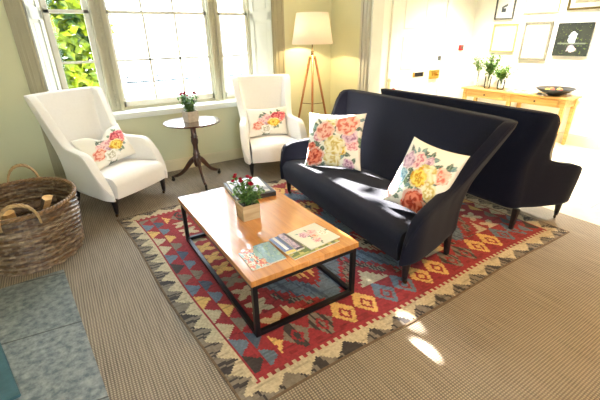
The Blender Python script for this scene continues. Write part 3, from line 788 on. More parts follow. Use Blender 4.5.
# ------------------------------------------------------------------ kilim rug
K = {'red': rgb(144, 42, 50), 'dred': rgb(128, 32, 38), 'blue': rgb(98, 116, 134), 'dblue': rgb(72, 86, 106), 'cream': rgb(188, 174, 146),
     'grey': rgb(122, 112, 100), 'dgrey': rgb(58, 52, 52), 'yel': rgb(212, 172, 104), 'brown': rgb(104, 86, 66)}
RW, RH = 3.36, 2.66
def tri(x, p): x = (x / p) % 1.0; return 1 - abs(2 * x - 1)
def striped(c, d, x, key):
    return d if hash2(math.floor(x / 0.0125), key) > 0.68 else c
def hook(lx, ly, c, bg):
    """paired curl motif in a unit cell, lx in -1..1, ly in -1..1"""
    a = abs(lx)
    d = a * 0.9 + abs(ly) * 0.75
    if d < 0.86 and not (0.28 < a + abs(ly + 0.15) * 0.9 < 0.5 and ly < 0.5): return c
    return bg
def rug_col(x, y):
    # x 0..RW along the long side, y 0..RH
    ex, ey = min(x, RW - x), min(y, RH - y)
    i, j = math.floor(x / 0.0125), math.floor(y / 0.0125)
    if ex < 0.012 or ey < 0.012: return K['brown']
    # mitred border: grey triangles outside, cream triangles inside
    if ex < 0.135 and ex < ey:
        t = tri(y + 0.05, 0.155)
        if ex < 0.03 + 0.095 * t: 
            return striped(K['grey'], K['dgrey'], y * 0.9 + x * 0.2, 3)
        return K['cream']
    if ey < 0.15:
        t = tri(x + 0.02, 0.21)
        if ey < 0.018 + 0.085 * t: return striped(K['grey'], K['dgrey'], x * 0.8 + y * 0.3, 5)
        if ey < 0.125 or (math.floor(x / 0.026) % 2 == 0): return K['cream'] if x < 1.9 or True else K['yel']
        return K['red']
    if ey < 0.19: return K['red']
    # band of paired hooks along the long sides
    if 0.19 <= ey < 0.43 and ex > 0.36:
        cell = math.floor((x - 0.42) / 0.19); lx = ((x - 0.42) / 0.19 - cell) * 2 - 1; ly = (ey - 0.31) / 0.12
        pal = (K['grey'], K['yel'], K['blue'], K['yel'])[(cell // 2) % 4]
        c = hook(lx, ly, pal, K['red'])
        if c is K['red'] and abs(ly) > 0.8 and abs(lx) > 0.75: return K['dred']
        if c is K['grey']: return striped(K['grey'], K['dgrey'], x, 9)
        return c
    # columns on the short sides: pairs of triangles, then flower crosses
    if ex < 0.36:
        t = tri(y, 0.17); q = (ex - 0.14) / 0.2; side = math.floor(y / 0.17) % 7
        if 0.08 < q < 0.5 and t > 2.0 * abs(q - 0.08) : return (K['grey'], K['dgrey'], K['blue'], K['cream'], K['cream'], K['yel'], K['blue'])[side]
        if 0.56 < q < 0.98 and t > 2.0 * abs(q - 0.56): return (K['grey'], K['blue'], K['dblue'], K['grey'], K['yel'], K['blue'], K['dblue'])[side]
        return K['red']
    if ex < 0.58:
        cy = math.floor(y / 0.19); lx = (ex - 0.47) / 0.1; ly = ((y / 0.19) - cy) * 2 - 1
        d = abs(lx) + abs(ly)
        if (max(abs(lx), abs(ly)) < 0.78 and (abs(abs(lx) - abs(ly)) < 0.42) and d > 0.25) or d < 0.3:
            return (K['yel'], K['yel'], K['cream'], K['cream'], K['cream'], K['grey'], K['yel'])[cy % 7]
        return K['red'] if abs(lx) < 1.0 else K['red']
    # field of large stepped medallions
    fx = (x - 0.58) / ((RW - 1.16) / 3.0); cx = math.floor(fx); lx = (fx - cx) * 2 - 1
    fy = (y - 0.43) / ((RH - 0.86) / 2.0); cy = math.floor(fy); ly = (fy - cy) * 2 - 1
    sx = round(lx * 13) / 13; sy = round(ly * 11) / 11
    d = abs(sx) + abs(sy); rag = 0.06 * (hash2(i, math.floor(y / 0.06)) - 0.5)
    d += rag
    if d < 0.13: return K['dgrey']
    if d < 0.36 and (abs(sx) > abs(sy) * 0.6 or hash2(i, 2) > 0.4): return K['cream'] if (cx + cy) % 2 else K['yel']
    if d < 0.54: return K['red']
    if d < 1.08: return striped(K['blue'], K['dblue'], x * 1.1 + y * 0.2, 11) if d > 0.66 or hash2(i // 3, j // 3) > 0.3 else K['blue']
    if d < 1.2: return K['red']
    if d < 1.42: return striped(K['grey'], K['dgrey'], x + y * 0.3, 13) if hash2(i // 4, j // 5) > 0.3 else K['dred']
    if d < 1.62: return K['red']
    return K['cream']
QL = (Vector((0.404, 1.157)), Vector((3.60, 1.18)), Vector((3.66, 3.88)), Vector((0.217, 3.791)))   # near-left, near-right, far-right, far-left
bm = bmesh.new(); lay = bm.loops.layers.float_color.new('pattern')
NX, NY = 264, 210
gv = []
for j in range(NY + 1):
    row = []
    for i in range(NX + 1):
        u, v = i / NX, j / NY
        p = (QL[0] * (1 - u) + QL[1] * u) * (1 - v) + (QL[3] * (1 - u) + QL[2] * u) * v
        wx = 0.012 * math.sin(v * 9 + 1) * (1 - u) ** 2; wy = 0.01 * math.sin(u * 11) * (1 - v) ** 3
        row.append(bm.verts.new((p.x + wx, p.y + wy, 0.0065 + 0.0015 * math.sin(u * 31 + v * 17))))
    gv.append(row)
for j in range(NY):
    for i in range(NX):
        f = bm.faces.new((gv[j][i], gv[j][i + 1], gv[j + 1][i + 1], gv[j + 1][i]))
        c = rug_col((i + 0.5) / NX * RW, (j + 0.5) / NY * RH)
        k = (0.85 + 0.3 * hash2(i, j * 0.37)) * (0.72 if hash2(i // 9 + 31, j) > 0.9 else 1.0)
        for l in f.loops: l[lay] = (c[0] * k, c[1] * k, c[2] * k, 1)
# turned down edge
def skirt(seq):
    low = [bm.verts.new((v.co.x, v.co.y, 0.0005)) for v in seq]
    for a in range(len(seq) - 1):
        f = bm.faces.new((seq[a], low[a], low[a + 1], seq[a + 1]))
        for l in f.loops: l[lay] = K['brown']
skirt(gv[0]); skirt(list(reversed(gv[NY]))); skirt([r_[0] for r_ in reversed(gv)]); skirt([r_[NX] for r_ in gv])
rug = obj('kilim_rug', bm, M['kilim'])
tag(rug, 'red kilim rug with blue medallions and a cream zigzag border under the coffee table', 'rug')
RZ = 0.0085     # walking surface of the rug

# ------------------------------------------------------------------ coffee table
TX0, TX1, TY0, TY1, TZ = 0.66, 1.435, 1.565, 2.99, 0.422
ct = empty('coffee_table', ((TX0 + TX1) / 2, (TY0 + TY1) / 2, RZ), 0, 'low oak topped coffee table on a black steel frame', 'coffee table')
hx, hy = (TX1 - TX0) / 2, (TY1 - TY0) / 2
bm = bmesh.new(); box(bm, -hx, hx, -hy, hy, TZ - 0.04 - RZ, TZ - RZ, 0.004); obj('tabletop', bm, M['oak'], ct)
s = 0.03; lx, ly = hx - 0.025, hy - 0.025; zt = TZ - 0.0405 - RZ
for sx in (-1, 1):
    for sy in (-1, 1):
        bm = bmesh.new(); box(bm, sx * lx - s / 2, sx * lx + s / 2, sy * ly - s / 2, sy * ly + s / 2, 0.0, zt, 0.002); obj('leg', bm, M['steel'], ct)
bm = bmesh.new()
for sy in (-1, 1): box(bm, -lx + s / 2, lx - s / 2, sy * ly - s / 2, sy * ly + s / 2, zt - s, zt, 0.002)
for sx in (-1, 1): box(bm, sx * lx - s / 2, sx * lx + s / 2, -ly + s / 2, ly - s / 2, zt - s, zt, 0.002)
obj('top_rail', bm, M['steel'], ct)
bm = bmesh.new()
for sy in (-1, 1): box(bm, -lx + s / 2, lx - s / 2, sy * ly - s / 2, sy * ly + s / 2, 0.0, s, 0.002)
for sx in (-1, 1): box(bm, sx * lx - s / 2, sx * lx + s / 2, -ly + s / 2, ly - s / 2, 0.0, s, 0.002)
obj('bottom_rail', bm, M['steel'], ct)

# ------------------------------------------------------------------ potted roses
def leaf_quad(bm, p, d, up, l, w, mi=0):
    d = Vector(d).normalized(); s_ = d.cross(Vector(up));
    if s_.length < 1e-4: s_ = Vector((1, 0, 0))
    s_.normalize(); u = s_.cross(d).normalized(); p = Vector(p)
    a = bm.verts.new(p); b = bm.verts.new(p + d * l * 0.5 + s_ * w / 2 + u * l * 0.05); c = bm.verts.new(p + d * l - u * l * 0.1); e = bm.verts.new(p + d * l * 0.5 - s_ * w / 2 + u * l * 0.05)
    m1 = bm.verts.new(p + d * l * 0.5 - u * l * 0.03)
    for q in ((a, b, m1), (b, c, m1), (c, e, m1), (e, a, m1)):
        f = bm.faces.new(q); f.material_index = mi
def rose(bm, c, r, up, rr):
    up = Vector(up).normalized(); q = up.to_track_quat('Z', 'Y').to_matrix().to_4x4(); q.translation = Vector(c)
    t = bmesh.new()
    for layer, (rad, hgt, n) in enumerate(((0.35, 0.95, 3), (0.65, 0.85, 4), (1.0, 0.62, 5))):
        for k in range(n):
            a0 = 2 * PI * (k + 0.37 * layer) / n; wid = 2 * PI / n * 0.72
            grid = []
            for ii in range(5):
                aa = a0 + wid * (ii / 4 - 0.5) * 1.4; row = []
                for jj in range(4):
                    h_ = jj / 3; R_ = r * rad * (0.35 + 0.65 * math.sin(h_ * PI * 0.55)) * (1 + 0.1 * (h_ > 0.9))
                    row.append(t.verts.new((R_ * math.cos(aa), R_ * math.sin(aa), r * hgt * 1.3 * h_ * (1 - 0.12 * abs(ii - 2)))))
                grid.append(row)
            for ii in range(4):
                for jj in range(3):
                    f = t.faces.new((grid[ii][jj], grid[ii + 1][jj], grid[ii + 1][jj + 1], grid[ii][jj + 1])); f.smooth = True
    join(bm, t, q)
def rose_plant(root, half, h, nst, spread, ph, nb, seed, bloom_r):
    r_ = random.Random(seed)
    bm = bmesh.new(); tips = []
    for k in range(nst):
        a = r_.uniform(0, 2 * PI); rad = r_.uniform(0.1, 0.75) * half; p0 = Vector((rad * math.cos(a), rad * math.sin(a), h - 0.012))
        ln = r_.uniform(0.55, 1.0) * ph
        tip = Vector((p0.x * 1.2 + math.cos(a) * spread * r_.random(), p0.y * 1.2 + math.sin(a) * spread * r_.random(), h + ln))
        pts = bez(p0, p0 + Vector((0, 0, ln * 0.4)), tip - Vector((0, 0, ln * 0.3)), tip, 6)
        tube(bm, pts, 0.0018, 5, 1); tips.append((tip, (tip - pts[-3]).normalized(), ln))
        for m_ in range(10):
            q = pts[r_.randrange(1, 6)]; d = Vector((r_.uniform(-1, 1), r_.uniform(-1, 1), r_.uniform(-.2, .8)))
            leaf_quad(bm, q, d, (0, 0, 1), r_.uniform(.038, .06), r_.uniform(.024, .034))
    obj('foliage', bm, [M['green'], M['stem']], root)
    tips.sort(key=lambda t: -t[2])
    for tip, d, ln in tips[:nb]:
        bm = bmesh.new(); rose(bm, tip - d * 0.004, bloom_r * r_.uniform(0.75, 1.1), d, r_); obj('rose_bloom', bm, M['petal_red'], root)
def square_pot(root, w_bot, w_top, h, m, wall=0.009):
    bm = bmesh.new(); t = bmesh.new()
    def ringv(w, z): return [t.verts.new((sx * w / 2, sy * w / 2, z)) for sx, sy in ((-1, -1), (1, -1), (1, 1), (-1, 1))]
    rs = [ringv(w_bot, 0), ringv(w_top, h), ringv(w_top - 2 * wall, h), ringv(w_top - 2 * wall, h - 0.02)]
    for a, b in zip(rs, rs[1:]):
        for k in range(4): t.faces.new((a[k], a[(k + 1) % 4], b[(k + 1) % 4], b[k]))
    t.faces.new(list(reversed(rs[0])))
    join(bm, t)
    bmesh.ops.bevel(bm, geom=[e for e in bm.edges if len(e.link_faces) == 2 and e.calc_face_angle(0) > 0.5], offset=0.0025, segments=2, affect='EDGES')
    obj('planter_box', bm, m, root)
    bm = bmesh.new(); box(bm, -w_top / 2 + wall, w_top / 2 - wall, -w_top / 2 + wall, w_top / 2 - wall, h - 0.021, h - 0.012); obj('soil', bm, M['soil'], root)
p1 = empty('potted_rose', (1.0, 2.315, TZ + 0.0005), 0, 'red miniature rose in a pale wooden cube box on the coffee table', 'potted plant')
square_pot(p1, 0.132, 0.137, 0.118, M['box_wood']); rose_plant(p1, 0.06, 0.118, 24, 0.12, 0.18, 9, 11, 0.018)
# ------------------------------------------------------------------ round tripod table
PT = (1.27, 4.375); PZ = 0.76
pt = empty('tripod_table', (PT[0], PT[1], 0), R(-92), 'round mahogany tripod side table on castors between the white armchairs', 'side table')
bm = bmesh.new(); lathe(bm, [(0, PZ - 0.02), (0.317, PZ - 0.02), (0.328, PZ - 0.013), (0.330, PZ - 0.006), (0.324, PZ), (0, PZ)], 56); tt = obj('tabletop', bm, M['mahog'], pt); auto_smooth(tt, 30)
bm = bmesh.new(); box(bm, -0.09, 0.09, -0.09, 0.09, PZ - 0.05, PZ - 0.0205, 0.005); obj('top_block', bm, M['mahog_leg'], pt)
bm = bmesh.new()
COLP = [(0, 0.2), (0.03, 0.205), (0.038, 0.23), (0.04, 0.27), (0.044, 0.33), (0.034, 0.345), (0.04, 0.36), (0.032, 0.375), (0.026, 0.43), (0.028, 0.47), (0.036, 0.5), (0.039, 0.53), (0.034, 0.56), (0.039, 0.572), (0.03, 0.585), (0.028, 0.64), (0.031, 0.69), (0.036, PZ - 0.05), (0, PZ - 0.05)]
lathe(bm, [(r__ * 1.12, z__) for r__, z__ in COLP], 24)
obj('column', bm, M['mahog_leg'], pt)
for k in range(3):
    a = R(-4 + 120 * k); ca, sa = math.cos(a), math.sin(a)
    bm = bmesh.new(); c = bez((0.02, 0, 0.30), (0.12, 0, 0.27), (0.15, 0, 0.10), (0.325, 0, 0.062), 12)
    t = bmesh.new(); rings = []
    for i, p in enumerate(c):
        tn = (c[min(i + 1, 12)] - c[max(i - 1, 0)]).normalized(); nn = Vector((-tn.z, 0, tn.x)); w = 0.022 - 0.007 * i / 12; hh = 0.040 - 0.020 * i / 12
        rings.append([t.verts.new(p + nn * hh * math.sin(q) * 0.9 + Vector((0, 1, 0)) * w * math.cos(q)) for q in [2 * PI * z / 10 for z in range(10)]])
    for A, B in zip(rings, rings[1:]):
        for z in range(10): f = t.faces.new((A[z], A[(z + 1) % 10], B[(z + 1) % 10], B[z])); f.smooth = True
    t.faces.new(rings[0]); t.faces.new(rings[-1])
    mt = Matrix.Rotation(a, 4, 'Z'); join(bm, t, mt)
    lg = obj('leg', bm, M['mahog_leg'], pt)
    bm = bmesh.new(); lathe(bm, [(0, -0.016), (0.012, -0.016), (0.015, 0), (0.015, 0.016), (0, 0.016)], 12, mt @ Matrix.Translation((0.335, 0, 0.055)) @ Matrix.Rotation(PI / 2, 4, 'Y'))
    lathe(bm, [(0, -0.011), (0.02, -0.011), (0.023, -0.005), (0.023, 0.005), (0.02, 0.011), (0, 0.011)], 18, mt @ Matrix.Translation((0.34, 0, 0.023)) @ Matrix.Rotation(PI / 2, 4, 'X'))
    bar(bm, mt @ Vector((0.34, 0, 0.06)), mt @ Vector((0.34, 0, 0.02)), 0.012, 0.026)
    obj('castor', bm, M['black_metal'], lg)
p2 = empty('potted_rose', (1.262, 4.375, PZ + 0.0005), R(12), 'crimson miniature rose in a grey cube pot on the round side table', 'potted plant')
square_pot(p2, 0.125, 0.14, 0.12, M['pot_grey']); rose_plant(p2, 0.065, 0.12, 34, 0.08, 0.2, 8, 5, 0.019)

# ------------------------------------------------------------------ books and magazines on the coffee table
def slab_cover(name, w, d, t, pat, loc, rz, label, cat, group=None, n=(24, 32), tilt=(0, 0)):
    bm = bmesh.new(); lay = bm.loops.layers.float_color.new('pattern'); g = []
    for j in range(n[1] + 1):
        g.append([bm.verts.new((-w / 2 + w * i / n[0], -d / 2 + d * j / n[1], t + 0.002 * math.sin(PI * i / n[0]))) for i in range(n[0] + 1)])
    for j in range(n[1]):
        for i in range(n[0]):
            f = bm.faces.new((g[j][i], g[j][i + 1], g[j + 1][i + 1], g[j + 1][i])); c = pat(2 * (i + .5) / n[0] - 1, 2 * (j + .5) / n[1] - 1)
            for l in f.loops: l[lay] = c
    per = [g[0][i] for i in range(n[0] + 1)] + [g[j][n[0]] for j in range(1, n[1] + 1)] + [g[n[1]][i] for i in range(n[0] - 1, -1, -1)] + [g[j][0] for j in range(n[1] - 1, 0, -1)]
    low = [bm.verts.new((v.co.x, v.co.y, 0)) for v in per]
    for k in range(len(per)):
        k2 = (k + 1) % len(per); f = bm.faces.new((per[k], low[k], low[k2], per[k2]))
        for l in f.loops: l[lay] = rgb(226, 222, 212)
    f = bm.faces.new(low)
    for l in f.loops: l[lay] = rgb(226, 222, 212)
    o = obj(name, bm, M['gloss_print']); o.location = loc; o.rotation_euler = (tilt[0], tilt[1], rz); tag(o, label, cat, group)
    return o
def blotch(base, cols, sc, seed, thr=0.5):
    def f(u, v):
        k = smooth_noise(u * sc + seed, v * sc + seed * 2.3)
        if k > thr:
            q = smooth_noise(u * sc * 1.7 + seed * 5, v * sc * 1.7); return cols[int(q * 0.999 * len(cols))]
        return base
    return f
MZ = TZ + 0.0008
MG = 'magazines fanned along the near end of the coffee table'
slab_cover('magazine', 0.122, 0.215, 0.006, blotch(rgb(150, 186, 190), [rgb(226, 190, 150), rgb(206, 110, 96), rgb(236, 228, 214), rgb(90, 130, 140)], 3.2, 4, 0.45), (0.778, 1.762, MZ), R(-2), 'magazine with a busy teal, cream and coral cover nearest the table corner', 'magazine', MG)
slab_cover('magazine', 0.112, 0.235, 0.007, blotch(rgb(136, 170, 186), [rgb(150, 182, 194), rgb(122, 160, 172), rgb(160, 190, 180)], 4, 9, 0.4), (0.886, 1.775, MZ + 0.0005), R(-1), 'plain blue green magazine second from the table corner', 'magazine', MG)
slab_cover('magazine', 0.36, 0.25, 0.006, blotch(rgb(150, 160, 90), [rgb(196, 190, 120), rgb(110, 130, 80)], 4, 13, 0.4), (1.145, 1.752, MZ), R(4), 'olive magazine lying under the blue and pale floral ones', 'magazine', MG)
slab_cover('magazine', 0.066, 0.225, 0.007, lambda u, v: rgb(226, 200, 110) if v < -0.72 else (rgb(222, 228, 240) if abs(u + 0.1) < 0.35 and v > -0.6 else rgb(92, 116, 176)), (0.988, 1.79, MZ + 0.0085), R(2), 'narrow blue and white brochure with a yellow foot on the magazines', 'magazine', MG)
slab_cover('magazine', 0.058, 0.23, 0.010, lambda u, v: rgb(60, 58, 84) if u > 0.4 or v < -0.8 else (rgb(196, 176, 200) if hash2(int(u * 4 + 9), int(v * 6 + 9)) > 0.4 else rgb(150, 140, 170)), (1.054, 1.797, MZ + 0.0085), R(3), 'narrow mauve booklet with a dark edge beside the blue brochure', 'magazine', MG)
flm = [(0.1, 0.25, 0.3, 'pink'), (-0.4, 0.3, 0.3, 'mauve'), (-0.2, -0.5, 0.26, 'pink'), (0.6, -0.1, 0.3, 'white'), (0.0, -0.1, 0.22, 'peach')]
slab_cover('magazine', 0.25, 0.26, 0.007, floral(flm, rand_leaves(rc, flm, 8), rgb(222, 224, 212)), (1.222, 1.785, MZ + 0.0085), R(6), 'wide magazine with a pale pink floral cover at the sofa side', 'magazine', MG)
# large book by the planter
bk = empty('large_book', (1.22, 2.765, TZ + 0.0008), R(-6), 'large black edged book lying behind the rose box on the coffee table', 'book')
bm = bmesh.new(); box(bm, -0.17, 0.17, -0.2, 0.2, 0, 0.004, 0.001); box(bm, -0.17, 0.17, -0.2, 0.2, 0.036, 0.04, 0.001); box(bm, -0.17, 0.17, -0.2, -0.194, 0.003, 0.037, 0.001); box(bm, 0.164, 0.17, -0.2, 0.2, 0.003, 0.037, 0.001); obj('cover', bm, M['book_black'], bk)
bm = bmesh.new(); box(bm, -0.163, 0.164, -0.194, 0.192, 0.0042, 0.0358); obj('pages', bm, M['paper'], bk)
sb = slab_cover('magazine', 0.29, 0.36, 0.008, blotch(rgb(226, 224, 218), [rgb(190, 190, 186), rgb(150, 150, 150), rgb(206, 200, 190)], 2.5, 21, 0.55), (1.215, 2.78, TZ + 0.0415), R(-9), 'pale grey magazine resting on the large black edged book', 'magazine')

# ------------------------------------------------------------------ log basket
BX, BY = -0.45, 3.57
bs = empty('log_basket', (BX, BY, 0), 0, 'big oval brown wicker basket of logs beside the stone hearth', 'basket')
bm = bmesh.new(); lay = bm.verts.layers.float_color.new('pattern')
ST, NROW, SUBR, hb = 18, 25, 4, 0.475          # pairs of stakes, weaver rows
NA = ST * 2 * 6
def bell(z): return 0.90 + 0.10 * math.sin(min(1, z / hb) * PI * 0.5)
TONES = [rgb(100, 76, 52), rgb(132, 110, 84), rgb(70, 50, 36), rgb(156, 138, 114), rgb(110, 80, 50), rgb(82, 62, 46)]
def wicker_col(row, a, fr, over):
    c = TONES[int(hash2(row, 3.0) * 5.99)]; d = TONES[int(hash2(row + 0.5, math.floor(a * 13)) * 5.99)]
    c = mix(c, d, 0.5); k = 0.72 + 0.5 * hash2(row, math.floor(a * 40))
    return (c[0] * k, c[1] * k, c[2] * k, 1)
rings = []
for j in range(NROW * SUBR + 1):
    z = hb * j / (NROW * SUBR); row = j // SUBR; fr = (j % SUBR) / SUBR; rr = []
    rnd_ = math.sqrt(math.sin(PI * fr)) if fr > 0 else 0.0
    for k in range(NA):
        a = 2 * PI * k / NA; over = math.cos(a * ST + PI * row)
        off = rnd_ * (0.005 + 0.010 * over) - 0.012 * (1 - rnd_)
        s_ = bell(z); v = bm.verts.new(((0.385 * s_ + off) * math.cos(a), (0.475 * s_ + off) * math.sin(a), z)); v[lay] = wicker_col(row, a, fr, over); rr.append(v)
    rings.append(rr)
for A, B in zip(rings, rings[1:]):
    for k in range(NA): f = bm.faces.new((A[k], A[(k + 1) % NA], B[(k + 1) % NA], B[k])); f.smooth = True
inner = []
NI = NROW * 2
for j in range(NI + 1):
    z = hb - (hb - 0.02) * j / NI; s_ = bell(z); row = j // 2; rr = []
    for k in range(NA):
        a = 2 * PI * k / NA; off = (0.006 * math.cos(a * ST + PI * row) + 0.003) if j % 2 else -0.004
        v = bm.verts.new(((0.366 * s_ - off) * math.cos(a), (0.456 * s_ - off) * math.sin(a), z)); v[lay] = wicker_col(row + 50, a, 0, 0); rr.append(v)
    inner.append(rr)
for A, B in zip([rings[-1]] + inner, inner):
    for k in range(NA): bm.faces.new((A[k], A[(k + 1) % NA], B[(k + 1) % NA], B[k]))
bm.faces.new(inner[-1]); bm.faces.new(rings[0])
obj('basket_body', bm, M['wicker_weave'], bs)
bm = bmesh.new()
for ph in (0, 1, 2):
    pts = []
    for k in range(150):
        a = 2 * PI * k / 150; tw = a * 26 + ph * 2 * PI / 3
        pts.append(((0.386 + 0.011 * math.cos(tw)) * math.cos(a), (0.476 + 0.011 * math.cos(tw)) * math.sin(a), hb + 0.008 + 0.011 * math.sin(tw)))
    tube(bm, pts, 0.0105, 6, 0, True)
obj('braided_rim', bm, M['wicker'], bs)
def handle(a0, wd, hgt, outward):
    bm = bmesh.new()
    ca, sa = math.cos(a0), math.sin(a0)
    c = Vector((0.386 * ca, 0.476 * sa, 0)); tg = Vector((-0.386 * sa, 0.476 * ca, 0)).normalized(); o_ = Vector((ca, sa, 0))
    base = bez(c + tg * wd + Vector((0, 0, hb - 0.05)), c + tg * wd * 1.05 + o_ * outward + Vector((0, 0, hb + hgt * 1.3)), c - tg * wd * 1.05 + o_ * outward + Vector((0, 0, hb + hgt * 1.3)), c - tg * wd + Vector((0, 0, hb - 0.05)), 24)
    for ph in (0, 1, 2):
        pts = []
        for i, p in enumerate(base):
            tw = i * 0.9 + ph * 2 * PI / 3; pts.append(p + o_ * (0.008 * math.cos(tw)) + Vector((0, 0, 0.008 * math.sin(tw))))
        tube(bm, pts, 0.0085, 6)
    obj('handle', bm, M['wicker_pale'], bs)
handle(R(88), 0.12, 0.17, 0.02); handle(R(-88), 0.12, 0.14, 0.03)
def log(loc, ln, r, rx, rz, label, k):
    """split log: bark round one side, pale cleft faces"""
    r_ = random.Random(k); bm = bmesh.new(); t = bmesh.new()
    n = 9; A = []; B = []
    for i in range(n):
        a = PI * (0.05 + 0.9 * i / (n - 1)); q = r * r_.uniform(0.92, 1.08)
        A.append(t.verts.new((q * math.cos(a), q * math.sin(a) - r * 0.3, -ln / 2))); B.append(t.verts.new((q * math.cos(a), q * math.sin(a) - r * 0.3, ln / 2)))
    A.append(t.verts.new((0, -r * 0.55, -ln / 2))); B.append(t.verts.new((0, -r * 0.6, ln / 2)))
    n += 1
    for i in range(n):
        i2 = (i + 1) % n; f = t.faces.new((A[i], A[i2], B[i2], B[i])); f.material_index = 0 if i < n - 2 else 1
    f = t.faces.new(A); f.material_index = 1; f = t.faces.new(B); f.material_index = 1
    mi = {id(f): f.material_index for f in t.faces}
    mp = {v: bm.verts.new(v.co) for v in t.verts}
    for f in t.faces: nf = bm.faces.new([mp[v] for v in f.verts]); nf.material_index = f.material_index
    t.free()
    o = obj('log', bm, [M['log_bark'], M['log_cut']]); o.location = loc; o.rotation_euler = (rx, 0, rz); tag(o, label, 'log', 'logs in the wicker basket')
    return o
logs = [((-0.31, 3.49, 0.365), .26, .055, R(28), R(60), 'split log with a pale face standing at the right side of the basket'),
        ((-0.53, 3.38, 0.345), .26, .055, R(22), R(0), 'orange brown split log end near the front handle of the basket'),
        ((-0.60, 3.66, 0.33), .32, .055, R(88), R(15), 'split log lying across the left of the basket'),
        ((-0.38, 3.74, 0.33), .32, .055, R(86), R(100), 'bark sided log lying at the back of the basket'),
        ((-0.55, 3.55, 0.16), .42, .07, R(90), R(2), 'thick log on the floor of the basket towards the wall'),
        ((-0.36, 3.55, 0.16), .42, .07, R(90), R(2), 'thick log on the floor of the basket towards the chair')]
for k, a in enumerate(logs): log(*a, k)

# ------------------------------------------------------------------ hearth
bm = bmesh.new()
hp = [(-1.15, 3.0), (-0.272, 3.065), (-0.06, 0.9), (-1.15, 0.8)]
lo = [bm.verts.new((x, y, 0.0)) for x, y in hp]; hi = [bm.verts.new((x, y, 0.012)) for x, y in hp]
for k in range(4): bm.faces.new((lo[k], lo[(k + 1) % 4], hi[(k + 1) % 4], hi[k]))
bm.faces.new(hi); bm.faces.new(list(reversed(lo)))
h_ = obj('hearth', bm, M['hearth']); tag(h_, 'worn blue grey stone hearth slabs set in front of the basket', 'hearth')
bm = bmesh.new()
hp = [(-1.14, 2.42), (-0.64, 2.455), (-0.50, 1.87), (-1.14, 1.8)]
lo = [bm.verts.new((x, y, 0.0125)) for x, y in hp]; hi = [bm.verts.new((x, y, 0.03)) for x, y in hp]
for k in range(4): bm.faces.new((lo[k], lo[(k + 1) % 4], hi[(k + 1) % 4], hi[k]))
bm.faces.new(hi); bm.faces.new(list(reversed(lo)))
bmesh.ops.bevel(bm, geom=bm.edges[:], offset=0.005, segments=2, affect='EDGES')
h2 = obj('slate_plate', bm, M['slate']); tag(h2, 'dark teal slate plate lying on the hearth at the left edge', 'slate')

# ------------------------------------------------------------------ tripod floor lamp
LX, LY = 3.16, 4.62
lp = empty('tripod_lamp', (LX, LY, 0), R(20), 'lit tripod floor lamp with a linen shade and honey wooden legs in the corner', 'floor lamp')
bm = bmesh.new(); n = 48
lathe(bm, [(0.283, 1.555), (0.287, 1.553), (0.218, 1.945), (0.214, 1.945), (0.283, 1.555)], n, cap=False); sh = obj('lamp_shade', bm, M['shade'], lp, smooth=True)
bm = bmesh.new()
for k in range(3):
    a = 2 * PI * k / 3; bar(bm, (0.02 * math.cos(a), 0.02 * math.sin(a), 1.60), (0.276 * math.cos(a), 0.276 * math.sin(a), 1.58), 0.005)
lathe(bm, [(0, 1.40), (0.02, 1.40), (0.02, 1.46), (0.009, 1.47), (0.009, 1.62), (0.02, 1.63), (0.02, 1.69), (0, 1.69)], 14)
obj('lamp_holder', bm, M['aged_brass'], lp)
bm = bmesh.new(); lathe(bm, [(0, 1.69), (0.014, 1.695), (0.03, 1.73), (0.033, 1.755), (0.024, 1.785), (0, 1.80)], 16); obj('bulb', bm, M['bulb'], lp, smooth=True)
bm = bmesh.new(); lathe(bm, [(0, 1.36), (0.045, 1.36), (0.05, 1.375), (0.05, 1.395), (0.03, 1.41), (0, 1.41)], 20); obj('leg_hub', bm, M['tripod'], lp)
for k in range(3):
    a = R(95 + 120 * k); ca, sa = math.cos(a), math.sin(a)
    bm = bmesh.new(); tube(bm, [(0.04 * ca, 0.04 * sa, 1.395), (0.2 * ca, 0.2 * sa, 0.7), (0.36 * ca, 0.36 * sa, 0.008)], lambda t: 0.017 - 0.002 * t, 10)
    lg = obj('leg', bm, M['tripod'], lp)
    bm = bmesh.new(); bar(bm, (0, 0, 0.735), (0.197 * ca, 0.197 * sa, 0.735), 0.008); obj('stretcher', bm, M['aged_brass'], lp)
bm = bmesh.new(); tube(bm, [(0, 0, 1.37), (0, 0, 0.70)], 0.007, 8); obj('centre_rod', bm, M['aged_brass'], lp)
bm = bmesh.new(); tube(bm, [(0.0, 0.0, 0.70), (0.02, 0.0, 0.4), (0.04, 0.03, 0.12), (0.08, 0.06, 0.01), (0.2, 0.14, 0.006), (0.34, 0.2, 0.006)], 0.004, 6); obj('flex', bm, M['black_metal'], lp)

# ------------------------------------------------------------------ hall: console table and what stands on it
CX0, CX1, CY0, CY1, CZ = 6.26, 6.70, 2.55, 4.33, 0.76
cs = empty('console_table', ((CX0 + CX1) / 2, (CY0 + CY1) / 2, 0), 0, 'long waxed pine console table with two drawers against the hall wall', 'console table')
hx, hy = (CX1 - CX0) / 2, (CY1 - CY0) / 2
bm = bmesh.new(); box(bm, -hx, hx, -hy, hy, CZ - 0.028, CZ, 0.004); obj('tabletop', bm, M['pine'], cs)
bm = bmesh.new()
box(bm, -hx + 0.03, hx - 0.02, -hy + 0.05, -hy + 0.07, CZ - 0.15, CZ - 0.0285); box(bm, -hx + 0.03, hx - 0.02, hy - 0.07, hy - 0.05, CZ - 0.15, CZ - 0.0285)
box(bm, hx - 0.04, hx - 0.02, -hy + 0.05, hy - 0.05, CZ - 0.15, CZ - 0.0285); box(bm, -hx + 0.035, -hx + 0.05, -hy + 0.05, hy - 0.05, CZ - 0.15, CZ - 0.0285)
obj('apron', bm, M['pine'], cs)
